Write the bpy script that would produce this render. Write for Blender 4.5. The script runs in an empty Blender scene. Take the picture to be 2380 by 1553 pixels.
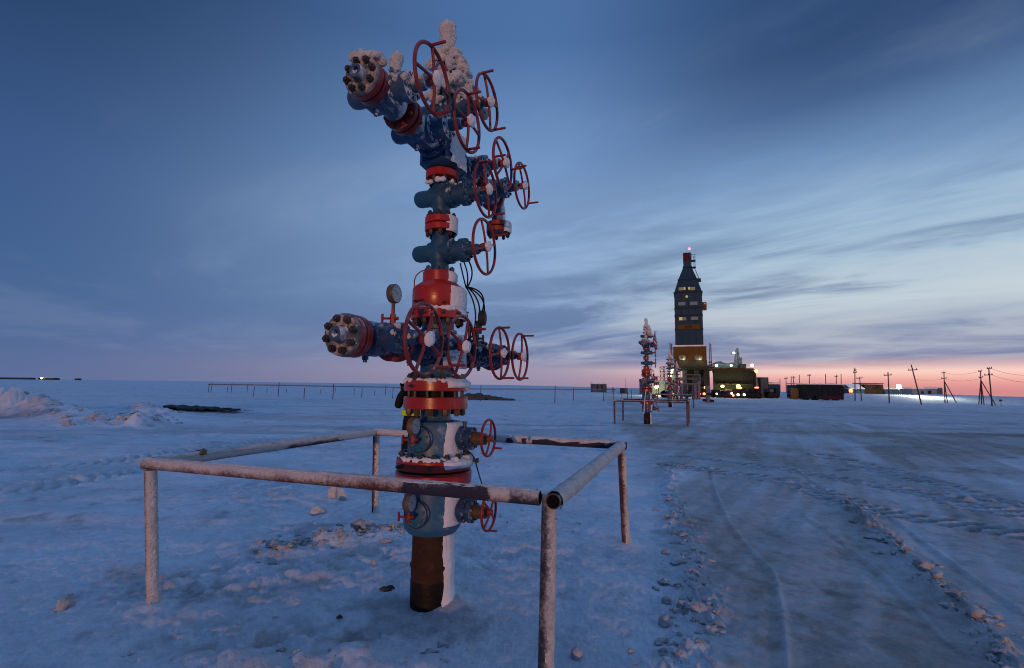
import bpy, math, random
import numpy as np
from mathutils import Vector, Matrix, Quaternion

random.seed(7)
rng = np.random.default_rng(7)
scene = bpy.context.scene
COL = scene.collection
R = math.radians
H = 1.6                                   # eye height of the camera
FOC, PIT, ROL = 1128.7, 0.1046, 0.0123    # solved camera (for a 2379 px wide frame)
TX, TY, TH = -0.5838, 3.8026, 0.3585      # main wellhead: position and turn

# ------------------------------------------------------------------ helpers
def ray(u, v):
    a = u-1189.5; b = -(v-776.5)
    a2 = a*math.cos(ROL)-b*math.sin(ROL); b2 = a*math.sin(ROL)+b*math.cos(ROL)
    X = a2/FOC; Z = b2/FOC; c, s = math.cos(PIT), math.sin(PIT)
    return Vector((X, c-Z*s, s+Z*c))
FRAME = None                              # (origin, turn): build in the axes of a turned building
def at(u, v, Y):
    d = ray(u, v)
    if FRAME is None: return d*(Y/d.y)+Vector((0, 0, H))
    o, a = FRAME; ex = Vector((math.cos(a), -math.sin(a))); ey = Vector((math.sin(a), math.cos(a)))
    t = (o.xy.dot(ey)+Y-o.y)/d.xy.dot(ey); p = d*t
    return Vector((o.x+(p.xy-o.xy).dot(ex), Y, p.z+H))
def ground_pt(u, v, z=0.0):
    d = ray(u, v); return d*((z-H)/d.z)+Vector((0, 0, H))

def vnoise(x, y, seed=0):
    xi = np.floor(x).astype(np.int64); yi = np.floor(y).astype(np.int64)
    xf = x-xi; yf = y-yi
    def h(a, b):
        n = (a*374761393+b*668265263+seed*974634521) & 0xffffffff
        n = ((n ^ (n >> 13))*1274126177) & 0xffffffff
        n = n ^ (n >> 16)
        return (n & 0xffff)/32767.5-1.0
    sx = xf*xf*xf*(xf*(xf*6-15)+10); sy = yf*yf*yf*(yf*(yf*6-15)+10)
    a = h(xi, yi); b = h(xi+1, yi); c = h(xi, yi+1); d = h(xi+1, yi+1)
    return (a+(b-a)*sx)+((c+(d-c)*sx)-(a+(b-a)*sx))*sy
def fbm(x, y, o=4, seed=0, gain=.5):
    t = np.zeros_like(x); a = 1.0
    for i in range(o):
        c, s = math.cos(.7*i), math.sin(.7*i)
        k = 2.03**i
        t = t+a*vnoise((x*c-y*s)*k+17.3*i, (x*s+y*c)*k-9.1*i, seed+i); a *= gain
    return t
def sstep(a, b, x):
    t = np.clip((x-a)/(b-a), 0, 1); return t*t*(3-2*t)

class Shape:
    def __init__(self): self.v = []; self.f = []
    def add(self, vs, fs):
        n = len(self.v); self.v += [tuple(p) for p in vs]; self.f += [tuple(i+n for i in f) for f in fs]; return self
    def lathe(self, o, axis, prof, n=32, ph=0.0):
        o = Vector(o); w = Vector(axis).normalized()
        t = Vector((0, 0, 1)) if abs(w.z) < .9 else Vector((1, 0, 0))
        a = t.cross(w).normalized(); b = w.cross(a)
        vs = []; fs = []
        for (h, r) in prof:
            r = max(r, 1e-5)
            for k in range(n):
                g = ph+2*math.pi*k/n
                vs.append(o+w*h+(a*math.cos(g)+b*math.sin(g))*r)
        m = len(prof)
        for i in range(m-1):
            for k in range(n):
                k2 = (k+1) % n
                fs.append((i*n+k, i*n+k2, (i+1)*n+k2, (i+1)*n+k))
        fs.append(tuple(reversed(range(n)))); fs.append(tuple((m-1)*n+k for k in range(n)))
        return self.add(vs, fs)
    def cyl(self, p0, p1, r0, r1=None, n=16, ch=0.0):
        p0 = Vector(p0); p1 = Vector(p1); L = (p1-p0).length; r1 = r0 if r1 is None else r1
        if ch: prof = [(0, r0-ch), (ch, r0), (L-ch, r1), (L, r1-ch)]
        else: prof = [(0, r0), (L, r1)]
        return self.lathe(p0, p1-p0, prof, n)
    def box(self, c, s, rot=None):
        c = Vector(c); hx, hy, hz = s[0]/2, s[1]/2, s[2]/2
        vs = []
        for x, y, z in ((-1,-1,-1),(1,-1,-1),(1,1,-1),(-1,1,-1),(-1,-1,1),(1,-1,1),(1,1,1),(-1,1,1)):
            p = Vector((x*hx, y*hy, z*hz))
            if rot is not None: p = rot @ p
            vs.append(c+p)
        return self.add(vs, [(0,3,2,1),(4,5,6,7),(0,1,5,4),(1,2,6,5),(2,3,7,6),(3,0,4,7)])
    def loft(self, rings):
        n = len(rings[0]); vs = [p for r in rings for p in r]; fs = []
        for i in range(len(rings)-1):
            for k in range(n):
                k2 = (k+1) % n
                fs.append((i*n+k, i*n+k2, (i+1)*n+k2, (i+1)*n+k))
        fs.append(tuple(reversed(range(n)))); fs.append(tuple((len(rings)-1)*n+k for k in range(n)))
        return self.add(vs, fs)
    def cbox(self, c, s, ch):
        """box with chamfered edges, long axis z"""
        c = Vector(c); hx, hy, hz = s[0]/2, s[1]/2, s[2]/2
        def ring(z, e):
            x, y = hx-e, hy-e
            return [c+Vector(p) for p in ((-x+ch,-y,z),(x-ch,-y,z),(x,-y+ch,z),(x,y-ch,z),(x-ch,y,z),(-x+ch,y,z),(-x,y-ch,z),(-x,-y+ch,z))]
        return self.loft([ring(-hz, ch*.8), ring(-hz+ch*.8, 0), ring(hz-ch*.8, 0), ring(hz, ch*.8)])
    def tube(self, pts, r, n=8):
        pts = [Vector(p) for p in pts]
        rr = r if isinstance(r, (list, tuple)) else [r]*len(pts)
        prev = None; rings = []
        for i, p in enumerate(pts):
            d = (pts[min(i+1, len(pts)-1)]-pts[max(i-1, 0)]).normalized()
            if prev is None:
                t = Vector((0, 0, 1)) if abs(d.z) < .9 else Vector((1, 0, 0))
                a = t.cross(d).normalized()
            else:
                a = (prev-d*prev.dot(d)).normalized()
            prev = a; b = d.cross(a)
            rings.append([p+(a*math.cos(2*math.pi*k/n)+b*math.sin(2*math.pi*k/n))*rr[i] for k in range(n)])
        return self.loft(rings)
    def torus(self, o, axis, RR, r, n=56, m=10):
        o = Vector(o); w = Vector(axis).normalized()
        t = Vector((0, 0, 1)) if abs(w.z) < .9 else Vector((1, 0, 0))
        a = t.cross(w).normalized(); b = w.cross(a); vs = []; fs = []
        for i in range(n):
            g = 2*math.pi*i/n; e = a*math.cos(g)+b*math.sin(g)
            for k in range(m):
                q = 2*math.pi*k/m; vs.append(o+e*(RR+r*math.cos(q))+w*(r*math.sin(q)))
        for i in range(n):
            for k in range(m):
                fs.append((i*m+k, ((i+1) % n)*m+k, ((i+1) % n)*m+(k+1) % m, i*m+(k+1) % m))
        return self.add(vs, fs)
    def ico(self, c, r, sub=2, jit=0.0, sc=(1, 1, 1), seed=None):
        V, F = ICO[sub]
        rs = np.random.default_rng(seed if seed is not None else random.randrange(1 << 30))
        off = rs.random(3)*100
        P = V.copy()
        if jit:
            n1 = vnoise(P[:, 0]*1.7+off[0], P[:, 1]*1.7+P[:, 2]*1.3+off[1], 3)+.5*vnoise(P[:, 0]*4+off[2], P[:, 2]*4+P[:, 1]*2.7, 5)
            P = P*(1+jit*n1)[:, None]
        P = P*np.array(sc)*r+np.array(c)
        return self.add(P.tolist(), F)
    def mesh(self, name, mat, smooth=True, angle=38):
        me = bpy.data.meshes.new(name)
        me.from_pydata(self.v, [], self.f); me.validate(); me.update()
        if mat: me.materials.append(mat)
        if smooth:
            me.shade_smooth()
            me.set_sharp_from_angle(angle=R(angle))
        return me
    def build(self, name, mat, parent=None, smooth=True, angle=38, loc=None, rot=None):
        return link(name, self.mesh(name, mat, smooth, angle), parent, loc, rot)

def make_ico():
    out = {}
    import bmesh
    for s in (1, 2, 3):
        bm = bmesh.new(); bmesh.ops.create_icosphere(bm, subdivisions=s, radius=1.0)
        out[s] = (np.array([v.co[:] for v in bm.verts]), [tuple(v.index for v in f.verts) for f in bm.faces]); bm.free()
    return out
ICO = make_ico()

def link(name, data, parent=None, loc=None, rot=None):
    o = bpy.data.objects.new(name, data); COL.objects.link(o)
    if parent is not None: o.parent = parent
    if loc is not None: o.location = loc
    if rot is not None:
        if isinstance(rot, Quaternion): o.rotation_mode = 'QUATERNION'; o.rotation_quaternion = rot
        else: o.rotation_euler = rot
    return o
def empty(name, loc, rz=0.0):
    return link(name, None, None, loc, (0, 0, rz))
def tag(o, label=None, cat=None, group=None, kind=None):
    if label: o['label'] = label
    if cat: o['category'] = cat
    if group: o['group'] = group
    if kind: o['kind'] = kind
    return o
def copy_tree(o, parent=None, skip=()):
    c = o.copy(); COL.objects.link(c)
    if parent is not None: c.parent = parent
    for ch in list(o.children):
        if ch.name.split('.')[0] in skip: continue
        copy_tree(ch, c, skip)
    return c
def face_quat(axis):
    return Vector((0, 0, 1)).rotation_difference(Vector(axis).normalized())

# ------------------------------------------------------------------ materials
class NT:
    def __init__(self, name):
        self.m = bpy.data.materials.new(name); self.m.use_nodes = True
        self.t = self.m.node_tree; self.b = self.t.nodes['Principled BSDF']
    def n(self, typ, **kw):
        x = self.t.nodes.new(typ)
        for k, v in kw.items():
            if k == 'inp':
                for a, b in v.items(): x.inputs[a].default_value = b
            else: setattr(x, k, v)
        return x
    def l(self, a, b): self.t.links.new(a, b)
    def math(self, op, a, b=None, clamp=False):
        x = self.n('ShaderNodeMath', operation=op, use_clamp=clamp)
        for i, q in enumerate((a, b)):
            if q is None: continue
            if isinstance(q, (int, float)): x.inputs[i].default_value = q
            else: self.l(q, x.inputs[i])
        return x.outputs[0]
    def noise(self, scale, detail=4, rough=.55, vec=None, dim='3D'):
        x = self.n('ShaderNodeTexNoise'); x.inputs['Scale'].default_value = scale
        x.inputs['Detail'].default_value = detail; x.inputs['Roughness'].default_value = rough
        if vec is not None: self.l(vec, x.inputs['Vector'])
        return x.outputs['Fac']
    def mapr(self, v, a, b, c=0.0, d=1.0):
        x = self.n('ShaderNodeMapRange', interpolation_type='SMOOTHSTEP')
        self.l(v, x.inputs['Value'])
        for i, q in zip((1, 2, 3, 4), (a, b, c, d)): x.inputs[i].default_value = q
        return x.outputs[0]
    def mix(self, f, a, b):
        x = self.n('ShaderNodeMix', data_type='RGBA')
        if isinstance(f, (int, float)): x.inputs[0].default_value = f
        else: self.l(f, x.inputs[0])
        for i, q in ((6, a), (7, b)):
            if isinstance(q, tuple): x.inputs[i].default_value = (*q, 1) if len(q) == 3 else q
            else: self.l(q, x.inputs[i])
        return x.outputs[2]
    def bump(self, h, strength=.3, dist=.01):
        x = self.n('ShaderNodeBump'); x.inputs['Strength'].default_value = strength
        x.inputs['Distance'].default_value = dist; self.l(h, x.inputs['Height'])
        self.l(x.outputs[0], self.b.inputs['Normal']); return x
    def pos(self):
        return self.n('ShaderNodeNewGeometry').outputs['Position']

SNOWC = (.76, .77, .80)
def m_paint(name, col, rough=.45, frost=0.0, wind=.55, up=.35, fscale=11, col2=None, rust=0.0, metal=0.0, spec=.5, snowc=SNOWC):
    """paint that carries wind-blown frost: more on faces that face the wind and the sky, broken up by noise"""
    q = NT(name); g = q.n('ShaderNodeNewGeometry'); P = g.outputs['Position']; N = g.outputs['Normal']
    dot = q.n('ShaderNodeVectorMath', operation='DOT_PRODUCT'); q.l(N, dot.inputs[0])
    dot.inputs[1].default_value = (math.cos(TH), -math.sin(TH), 0.0)
    sx = q.n('ShaderNodeSeparateXYZ'); q.l(N, sx.inputs[0])
    n1 = q.noise(fscale, 6, .62, P); n2 = q.noise(fscale*4.5, 4, .6, P)
    e = q.math('ADD', q.math('MULTIPLY', q.math('MAXIMUM', dot.outputs['Value'], -.3), wind), q.math('MULTIPLY', q.math('MAXIMUM', sx.outputs[2], -.2), up))
    nn = q.math('ADD', q.math('MULTIPLY', n1, 1.7), q.math('MULTIPLY', n2, .5))
    tot = q.math('ADD', q.math('ADD', nn, e), frost-1.75)
    mask = q.mapr(tot, -.10, .42)
    thin = q.mapr(tot, -.45, .1)
    n3 = q.noise(3.1, 3, .5, P)
    base = q.mix(q.mapr(n3, .35, .65), col, col2 or tuple(c*.72 for c in col))
    if rust:
        base = q.mix(q.math('MULTIPLY', q.mapr(q.noise(16, 6, .7, P), .56, .7), rust), base, (.10, .045, .02))
    base = q.mix(q.math('MULTIPLY', thin, .16), base, (.36, .42, .5))
    q.l(q.mix(mask, base, snowc), q.b.inputs['Base Color'])
    rr = q.n('ShaderNodeMix', data_type='FLOAT'); q.l(mask, rr.inputs[0])
    rg = q.math('ADD', q.math('MULTIPLY', n2, .25), rough-.12)
    q.l(rg, rr.inputs[2]); rr.inputs[3].default_value = .95
    q.l(rr.outputs[0], q.b.inputs['Roughness'])
    q.b.inputs['Metallic'].default_value = metal
    q.b.inputs['Specular IOR Level'].default_value = spec
    hh = q.math('ADD', q.math('MULTIPLY', mask, 1.0), q.math('MULTIPLY', q.noise(70, 4, .6, P), .25))
    q.bump(hh, .35, .008)
    return q.m
def m_plain(name, col, rough=.7, col2=None, scale=6, bump=.15, bscale=40, metal=0.0, spec=.12):
    q = NT(name); P = q.pos(); q.b.inputs['Specular IOR Level'].default_value = spec
    c = q.mix(q.mapr(q.noise(scale, 5, .6, P), .35, .65), col, col2 or tuple(x*.7 for x in col))
    q.l(c, q.b.inputs['Base Color']); q.b.inputs['Roughness'].default_value = rough
    q.b.inputs['Metallic'].default_value = metal
    if bump: q.bump(q.noise(bscale, 5, .6, P), bump, .01)
    return q.m
def m_snow(name, tint=(.80, .81, .84), s1=45, s2=260, strength=.5, dist=.01, dirt=0.0):
    q = NT(name); P = q.pos()
    c = q.mix(q.mapr(q.noise(9, 5, .6, P), .4, .7), tint, tuple(x*(.9-dirt) for x in tint))
    q.l(c, q.b.inputs['Base Color']); q.b.inputs['Roughness'].default_value = .92
    q.b.inputs['Specular IOR Level'].default_value = .25
    h = q.math('ADD', q.noise(s1, 5, .65, P), q.math('MULTIPLY', q.noise(s2, 3, .6, P), .35))
    q.bump(h, strength, dist); return q.m
def m_emit(name, col, s):
    m = bpy.data.materials.new(name); m.use_nodes = True; b = m.node_tree.nodes['Principled BSDF']
    b.inputs['Base Color'].default_value = (.05, .05, .05, 1)
    b.inputs['Specular IOR Level'].default_value = .1; b.inputs['Emission Color'].default_value = (*col, 1); b.inputs['Emission Strength'].default_value = s
    return m

M = {}
M['blue'] = m_paint('blue paint', (.010, .078, .150), .5, -.02, .6, .3, 12, (.007, .055, .12), .3)
M['blue_spool'] = m_paint('spool paint', (.016, .115, .205), .42, -.14, .75, .42, 7, (.035, .10, .19), .3)
M['navy'] = m_paint('dark blue paint', (.010, .052, .14), .42, .08, .45, .35, 9, (.014, .035, .09), .3)
M['navy_frost'] = m_paint('frosted blue paint', (.014, .062, .15), .5, .34, .7, .30, 12, (.03, .07, .13), .3)
M['red'] = m_paint('red paint', (.40, .018, .006), .3, -.36, .75, .30, 8, (.32, .012, .005), .22)
M['red_frost'] = m_paint('frosted red paint', (.30, .018, .010), .4, -.06, .5, .25, 12, (.22, .012, .008), .25)
M['wheel'] = m_paint('handwheel red', (.28, .014, .010), .42, -.16, .10, .55, 16, (.2, .012, .012), .15)
M['wheel_frost'] = m_paint('frosted handwheel', (.24, .016, .014), .5, .08, .15, .5, 14, (.18, .014, .018), .15)
M['bolt'] = m_paint('bolt steel', (.055, .042, .030), .5, -.08, .35, .5, 18, (.035, .03, .026), .6, .25)
M['bolt_brass'] = m_paint('yellowed nut', (.16, .085, .03), .45, -.3, .3, .4, 18, (.10, .055, .022), .5, .35)
M['endcap'] = m_paint('frosted end cap', (.045, .06, .075), .6, .66, -.1, .1, 8, (.03, .04, .05), .2, snowc=(.50, .43, .39))
M['rust'] = m_paint('rusty casing steel', (.060, .026, .010), .7, -.62, .5, .1, 6, (.022, .012, .007), .8, 0, .2)
M['tar'] = m_plain('tarred casing', (.008, .007, .006), .45, (.02, .014, .009), 9, .5, 30)
M['snow'] = m_snow('packed snow')
M['rime'] = m_snow('rime ice', (.80, .775, .75), 42, 170, 1.0, .03, .12)
M['crust'] = m_snow('crusted frost', (.52, .45, .40), 42, 170, .9, .02, .2)
M['clod'] = m_snow('snow clods', (.50, .50, .51), 30, 140, .8, .02, .25)
M['rail'] = m_paint('rail paint', (.13, .035, .022), .6, .34, .15, .15, 5, (.05, .03, .05), .4)
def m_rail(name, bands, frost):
    """pipe coloured in bands along its length (world x), partly cast shadow put into the colour, under a skin of hoar frost"""
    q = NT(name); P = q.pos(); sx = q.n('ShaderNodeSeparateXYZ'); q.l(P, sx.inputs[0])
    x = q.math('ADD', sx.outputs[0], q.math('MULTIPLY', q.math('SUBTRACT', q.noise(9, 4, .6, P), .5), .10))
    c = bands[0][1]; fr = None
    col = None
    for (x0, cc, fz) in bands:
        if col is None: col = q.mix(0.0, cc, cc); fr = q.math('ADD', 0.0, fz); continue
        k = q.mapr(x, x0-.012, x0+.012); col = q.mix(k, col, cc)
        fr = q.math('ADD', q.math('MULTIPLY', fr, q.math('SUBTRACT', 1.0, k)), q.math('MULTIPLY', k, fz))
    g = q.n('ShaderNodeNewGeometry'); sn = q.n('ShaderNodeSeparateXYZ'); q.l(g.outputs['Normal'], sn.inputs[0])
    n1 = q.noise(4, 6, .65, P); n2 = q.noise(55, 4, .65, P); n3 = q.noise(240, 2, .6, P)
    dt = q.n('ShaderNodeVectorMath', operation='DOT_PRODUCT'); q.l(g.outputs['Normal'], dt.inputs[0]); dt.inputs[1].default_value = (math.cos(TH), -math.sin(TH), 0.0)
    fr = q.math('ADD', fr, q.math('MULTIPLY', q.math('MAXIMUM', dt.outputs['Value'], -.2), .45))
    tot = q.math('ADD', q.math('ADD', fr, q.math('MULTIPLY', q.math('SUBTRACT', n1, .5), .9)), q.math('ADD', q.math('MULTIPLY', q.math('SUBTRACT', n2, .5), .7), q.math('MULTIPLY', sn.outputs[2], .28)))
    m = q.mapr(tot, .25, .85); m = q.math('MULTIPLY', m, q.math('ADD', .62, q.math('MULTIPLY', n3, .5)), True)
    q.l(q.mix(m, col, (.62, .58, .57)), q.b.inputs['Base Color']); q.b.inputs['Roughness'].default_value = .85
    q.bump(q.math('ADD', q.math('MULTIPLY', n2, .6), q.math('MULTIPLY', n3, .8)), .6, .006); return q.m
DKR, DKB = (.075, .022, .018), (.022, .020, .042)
M['rail_front'] = m_rail('front rail', [(-9, DKR, .60), (-1.15, DKR, .46), (-.62, DKB, .16), (-.12, DKR, .66), (.0, DKB, .40)], 0)  # dark bands are part paint, part cast shadow put into the colour
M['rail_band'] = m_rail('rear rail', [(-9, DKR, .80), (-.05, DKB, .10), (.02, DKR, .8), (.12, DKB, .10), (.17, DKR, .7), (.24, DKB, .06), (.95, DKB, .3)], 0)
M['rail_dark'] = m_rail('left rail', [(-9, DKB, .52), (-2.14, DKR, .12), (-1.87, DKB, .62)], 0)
M['post'] = m_rail('frosted post', [(-9, DKR, .62), (-2.2, DKR, .34), (.0, (.020, .028, .048), .44), (.5, DKR, .38)], 0)  # bluish band puts the shade on the front right post into its colour
M['rail_blue'] = m_paint('rail', (.05, .05, .085), .6, .12, .45, .4, 7, (.04, .03, .05), .4)
M['black'] = m_plain('black rubber', (.012, .012, .013), .55, None, 9, .1)
M['pipe_hole'] = m_plain('pipe inside', (.006, .006, .006), .9)
M['gauge_case'] = m_paint('gauge case', (.16, .085, .05), .5, .02, .3, .3, 20, (.1, .06, .04), .2)
M['gauge_glass'] = m_paint('frosted glass', (.36, .40, .42), .35, -.2, .1, .1, 25, (.30, .34, .36))
M['sheet'] = m_plain('laminated sheet', (.60, .63, .70), .45, (.5, .53, .6), 14, .1)
M['ink'] = m_plain('ink', (.02, .02, .04), .6, None, 5, 0)
M['ink_blue'] = m_plain('blue print', (.05, .10, .32), .6, None, 5, 0)
M['cloth'] = m_plain('dark work jacket', (.014, .011, .010), .9, (.022, .017, .014), 14, .4)
M['vis'] = m_plain('reflective yellow', (.62, .85, .05), .5, (.55, .8, .04), 20, 0)
M['skin'] = m_plain('skin', (.38, .22, .16), .6, None, 10, 0)
M['rock'] = m_plain('oily frozen soil', (.045, .042, .040), .85, (.085, .082, .08), 8, .6, 25)

# far structures
M['tower'] = m_plain('grey cladding', (.018, .050, .082), .6, (.022, .056, .090), 1.2, .1, 3)
M['tower_pale'] = m_plain('pale grey cladding', (.045, .056, .068), .6, None, 1.0, .1, 3)
M['tower_seam'] = m_plain('cladding seam', (.022, .026, .034), .6, None, 1.0, 0)
M['rig_red'] = m_plain('rig red', (.075, .008, .018), .5, None, 2, 0)
M['ochre'] = m_plain('ochre cladding', (.13, .066, .013), .55, (.10, .052, .012), .9, .1, 3)
M['steel'] = m_plain('dark steel', (.035, .037, .042), .6, None, 2, .1, 5)
M['shed'] = m_plain('dark olive cladding', (.017, .025, .028), .7, (.014, .020, .023), .7, .1, 3)
M['brown'] = m_plain('brown boards', (.034, .021, .013), .7, None, .8, .1, 3)
M['board'] = m_plain('weathered boards', (.10, .075, .055), .8, None, 2, .1, 5)
M['blue_shed'] = m_plain('blue grey shed', (.05, .10, .15), .7, None, .6, .1, 3)
M['pale_shed'] = m_plain('pale shed', (.20, .24, .30), .7, (.14, .17, .22), .6, .1, 3)
M['truck'] = m_plain('truck body', (.008, .012, .018), .5, (.014, .018, .024), 2, .1, 5)
M['truck_box'] = m_plain('truck box', (.016, .022, .030), .6, None, 2, .1, 5)
M['maroon'] = m_plain('maroon panel', (.045, .014, .020), .6, None, 1.5, .1, 5)
M['tank'] = m_plain('pale tank', (.085, .11, .145), .6, None, 1, .1, 3)
M['frostframe'] = m_paint('frosted frame', (.20, .17, .2), .8, .05, .2, .2, 2.2, (.13, .11, .14))
M['pole'] = m_plain('pole', (.075, .055, .06), .8, None, 3, 0)
M['glass_dark'] = m_plain('dark glass', (.02, .025, .03), .15, None, 3, 0)
M['win_grey'] = m_emit('dim lit window', (.44, .50, .60), .13)
M['win_warm'] = m_emit('warm lit window', (1.0, .74, .28), .42)
M['win_mix'] = m_emit('faint lit window', (.80, .68, .42), .16)
M['lamp_red'] = m_emit('red beacon', (1, .10, .14), 6)
M['lamp_orange'] = m_emit('marker lamp', (1, .22, .07), 5)
M['lamp_white'] = m_emit('head lamp', (1, .9, .8), 8)
M['lamp_yellow'] = m_emit('yellow flood lamp', (1, .80, .28), 9)
M['lamp_green'] = m_emit('greenish flood lamp', (.86, 1, .66), 14)
M['lamp_flood'] = m_emit('white flood lamp', (1, .95, .85), 60)

# ------------------------------------------------------------------ ground
def poly_uv(pts): return np.array([ground_pt(u, v).xy[:] for u, v in pts])
def dist_poly(x, y, P):
    """distance to a polyline and arc length of the nearest point; signed side"""
    lo = P.min(0)-2.5; hi = P.max(0)+2.5
    sel = (x > lo[0]) & (x < hi[0]) & (y > lo[1]) & (y < hi[1])
    if not sel.all():
        B = np.full(x.shape, 1e3); A = np.zeros(x.shape); S = np.ones(x.shape)
        if sel.any(): B[sel], A[sel], S[sel] = dist_poly(x[sel], y[sel], P)
        return B, A, S
    best = np.full(x.shape, 1e9); arc = np.zeros_like(x); side = np.zeros_like(x); L = 0.0
    for i in range(len(P)-1):
        a = P[i]; d = P[i+1]-a; l = math.hypot(*d)
        t = np.clip(((x-a[0])*d[0]+(y-a[1])*d[1])/(l*l), 0, 1)
        px = x-a[0]-t*d[0]; py = y-a[1]-t*d[1]; q = np.hypot(px, py)
        m = q < best
        best = np.where(m, q, best); arc = np.where(m, L+t*l, arc); side = np.where(m, np.sign(px*d[1]-py*d[0]), side); L += l
    return best, arc, side
def smooth_poly(P, n=6):
    out = []
    for i in range(len(P)-1):
        p0 = P[max(i-1, 0)]; p1 = P[i]; p2 = P[i+1]; p3 = P[min(i+2, len(P)-1)]
        for k in range(n):
            t = k/n
            out.append(.5*((2*p1)+(-p0+p2)*t+(2*p0-5*p1+4*p2-p3)*t*t+(-p0+3*p1-3*p2+p3)*t**3))
    out.append(P[-1]); return np.array(out)
WIND1 = smooth_poly(poly_uv([(1560, 1085), (1555, 1150), (1575, 1210), (1600, 1275), (1612, 1345), (1625, 1410), (1600, 1480), (1590, 1560), (1570, 1700)]))
WIND2 = smooth_poly(poly_uv([(1960, 1170), (2010, 1215), (2060, 1255), (2120, 1305), (2165, 1355), (2225, 1410), (2270, 1450), (2330, 1530), (2380, 1600)]))
TREADS = [smooth_poly(poly_uv(p)) for p in (
    [(1560, 1085), (1660, 1098), (1760, 1112), (1880, 1142), (1990, 1180), (2120, 1205), (2240, 1225), (2420, 1255)],
    [(1580, 1060), (1700, 1075), (1850, 1098), (2000, 1126), (2150, 1155), (2260, 1185), (2420, 1215)],
    [(1900, 1055), (2000, 1078), (2110, 1110), (2230, 1148), (2330, 1175), (2450, 1200)],
    [(-60, 1155), (60, 1140), (200, 1118), (330, 1095), (460, 1072), (620, 1045), (800, 1015)],
    [(-60, 1105), (100, 1090), (240, 1076), (330, 1066), (480, 1044), (640, 1018)])]
GROOVES = [smooth_poly(poly_uv(p)) for p in (
    [(1652, 1080), (1660, 1130), (1690, 1205), (1740, 1270), (1792, 1325), (1812, 1390), (1822, 1460), (1835, 1600)],
    [(1850, 1090), (1900, 1130), (1960, 1165), (2020, 1210)],
    [(1870, 1200), (2000, 1290), (2100, 1380), (2200, 1490)],
    [(2050, 1190), (2150, 1260), (2260, 1340), (2380, 1420)],
    [(420, 1290), (640, 1240), (820, 1180), (860, 1150)])]
BERM = smooth_poly(poly_uv([(-300, 952), (-120, 955), (20, 962), (90, 966), (180, 978), (260, 988), (330, 988), (362, 972), (330, 958)]))
ROADC = smooth_poly(poly_uv([(1900, 1700), (1960, 1400), (2010, 1200), (1960, 1060), (1860, 980)]))

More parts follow.
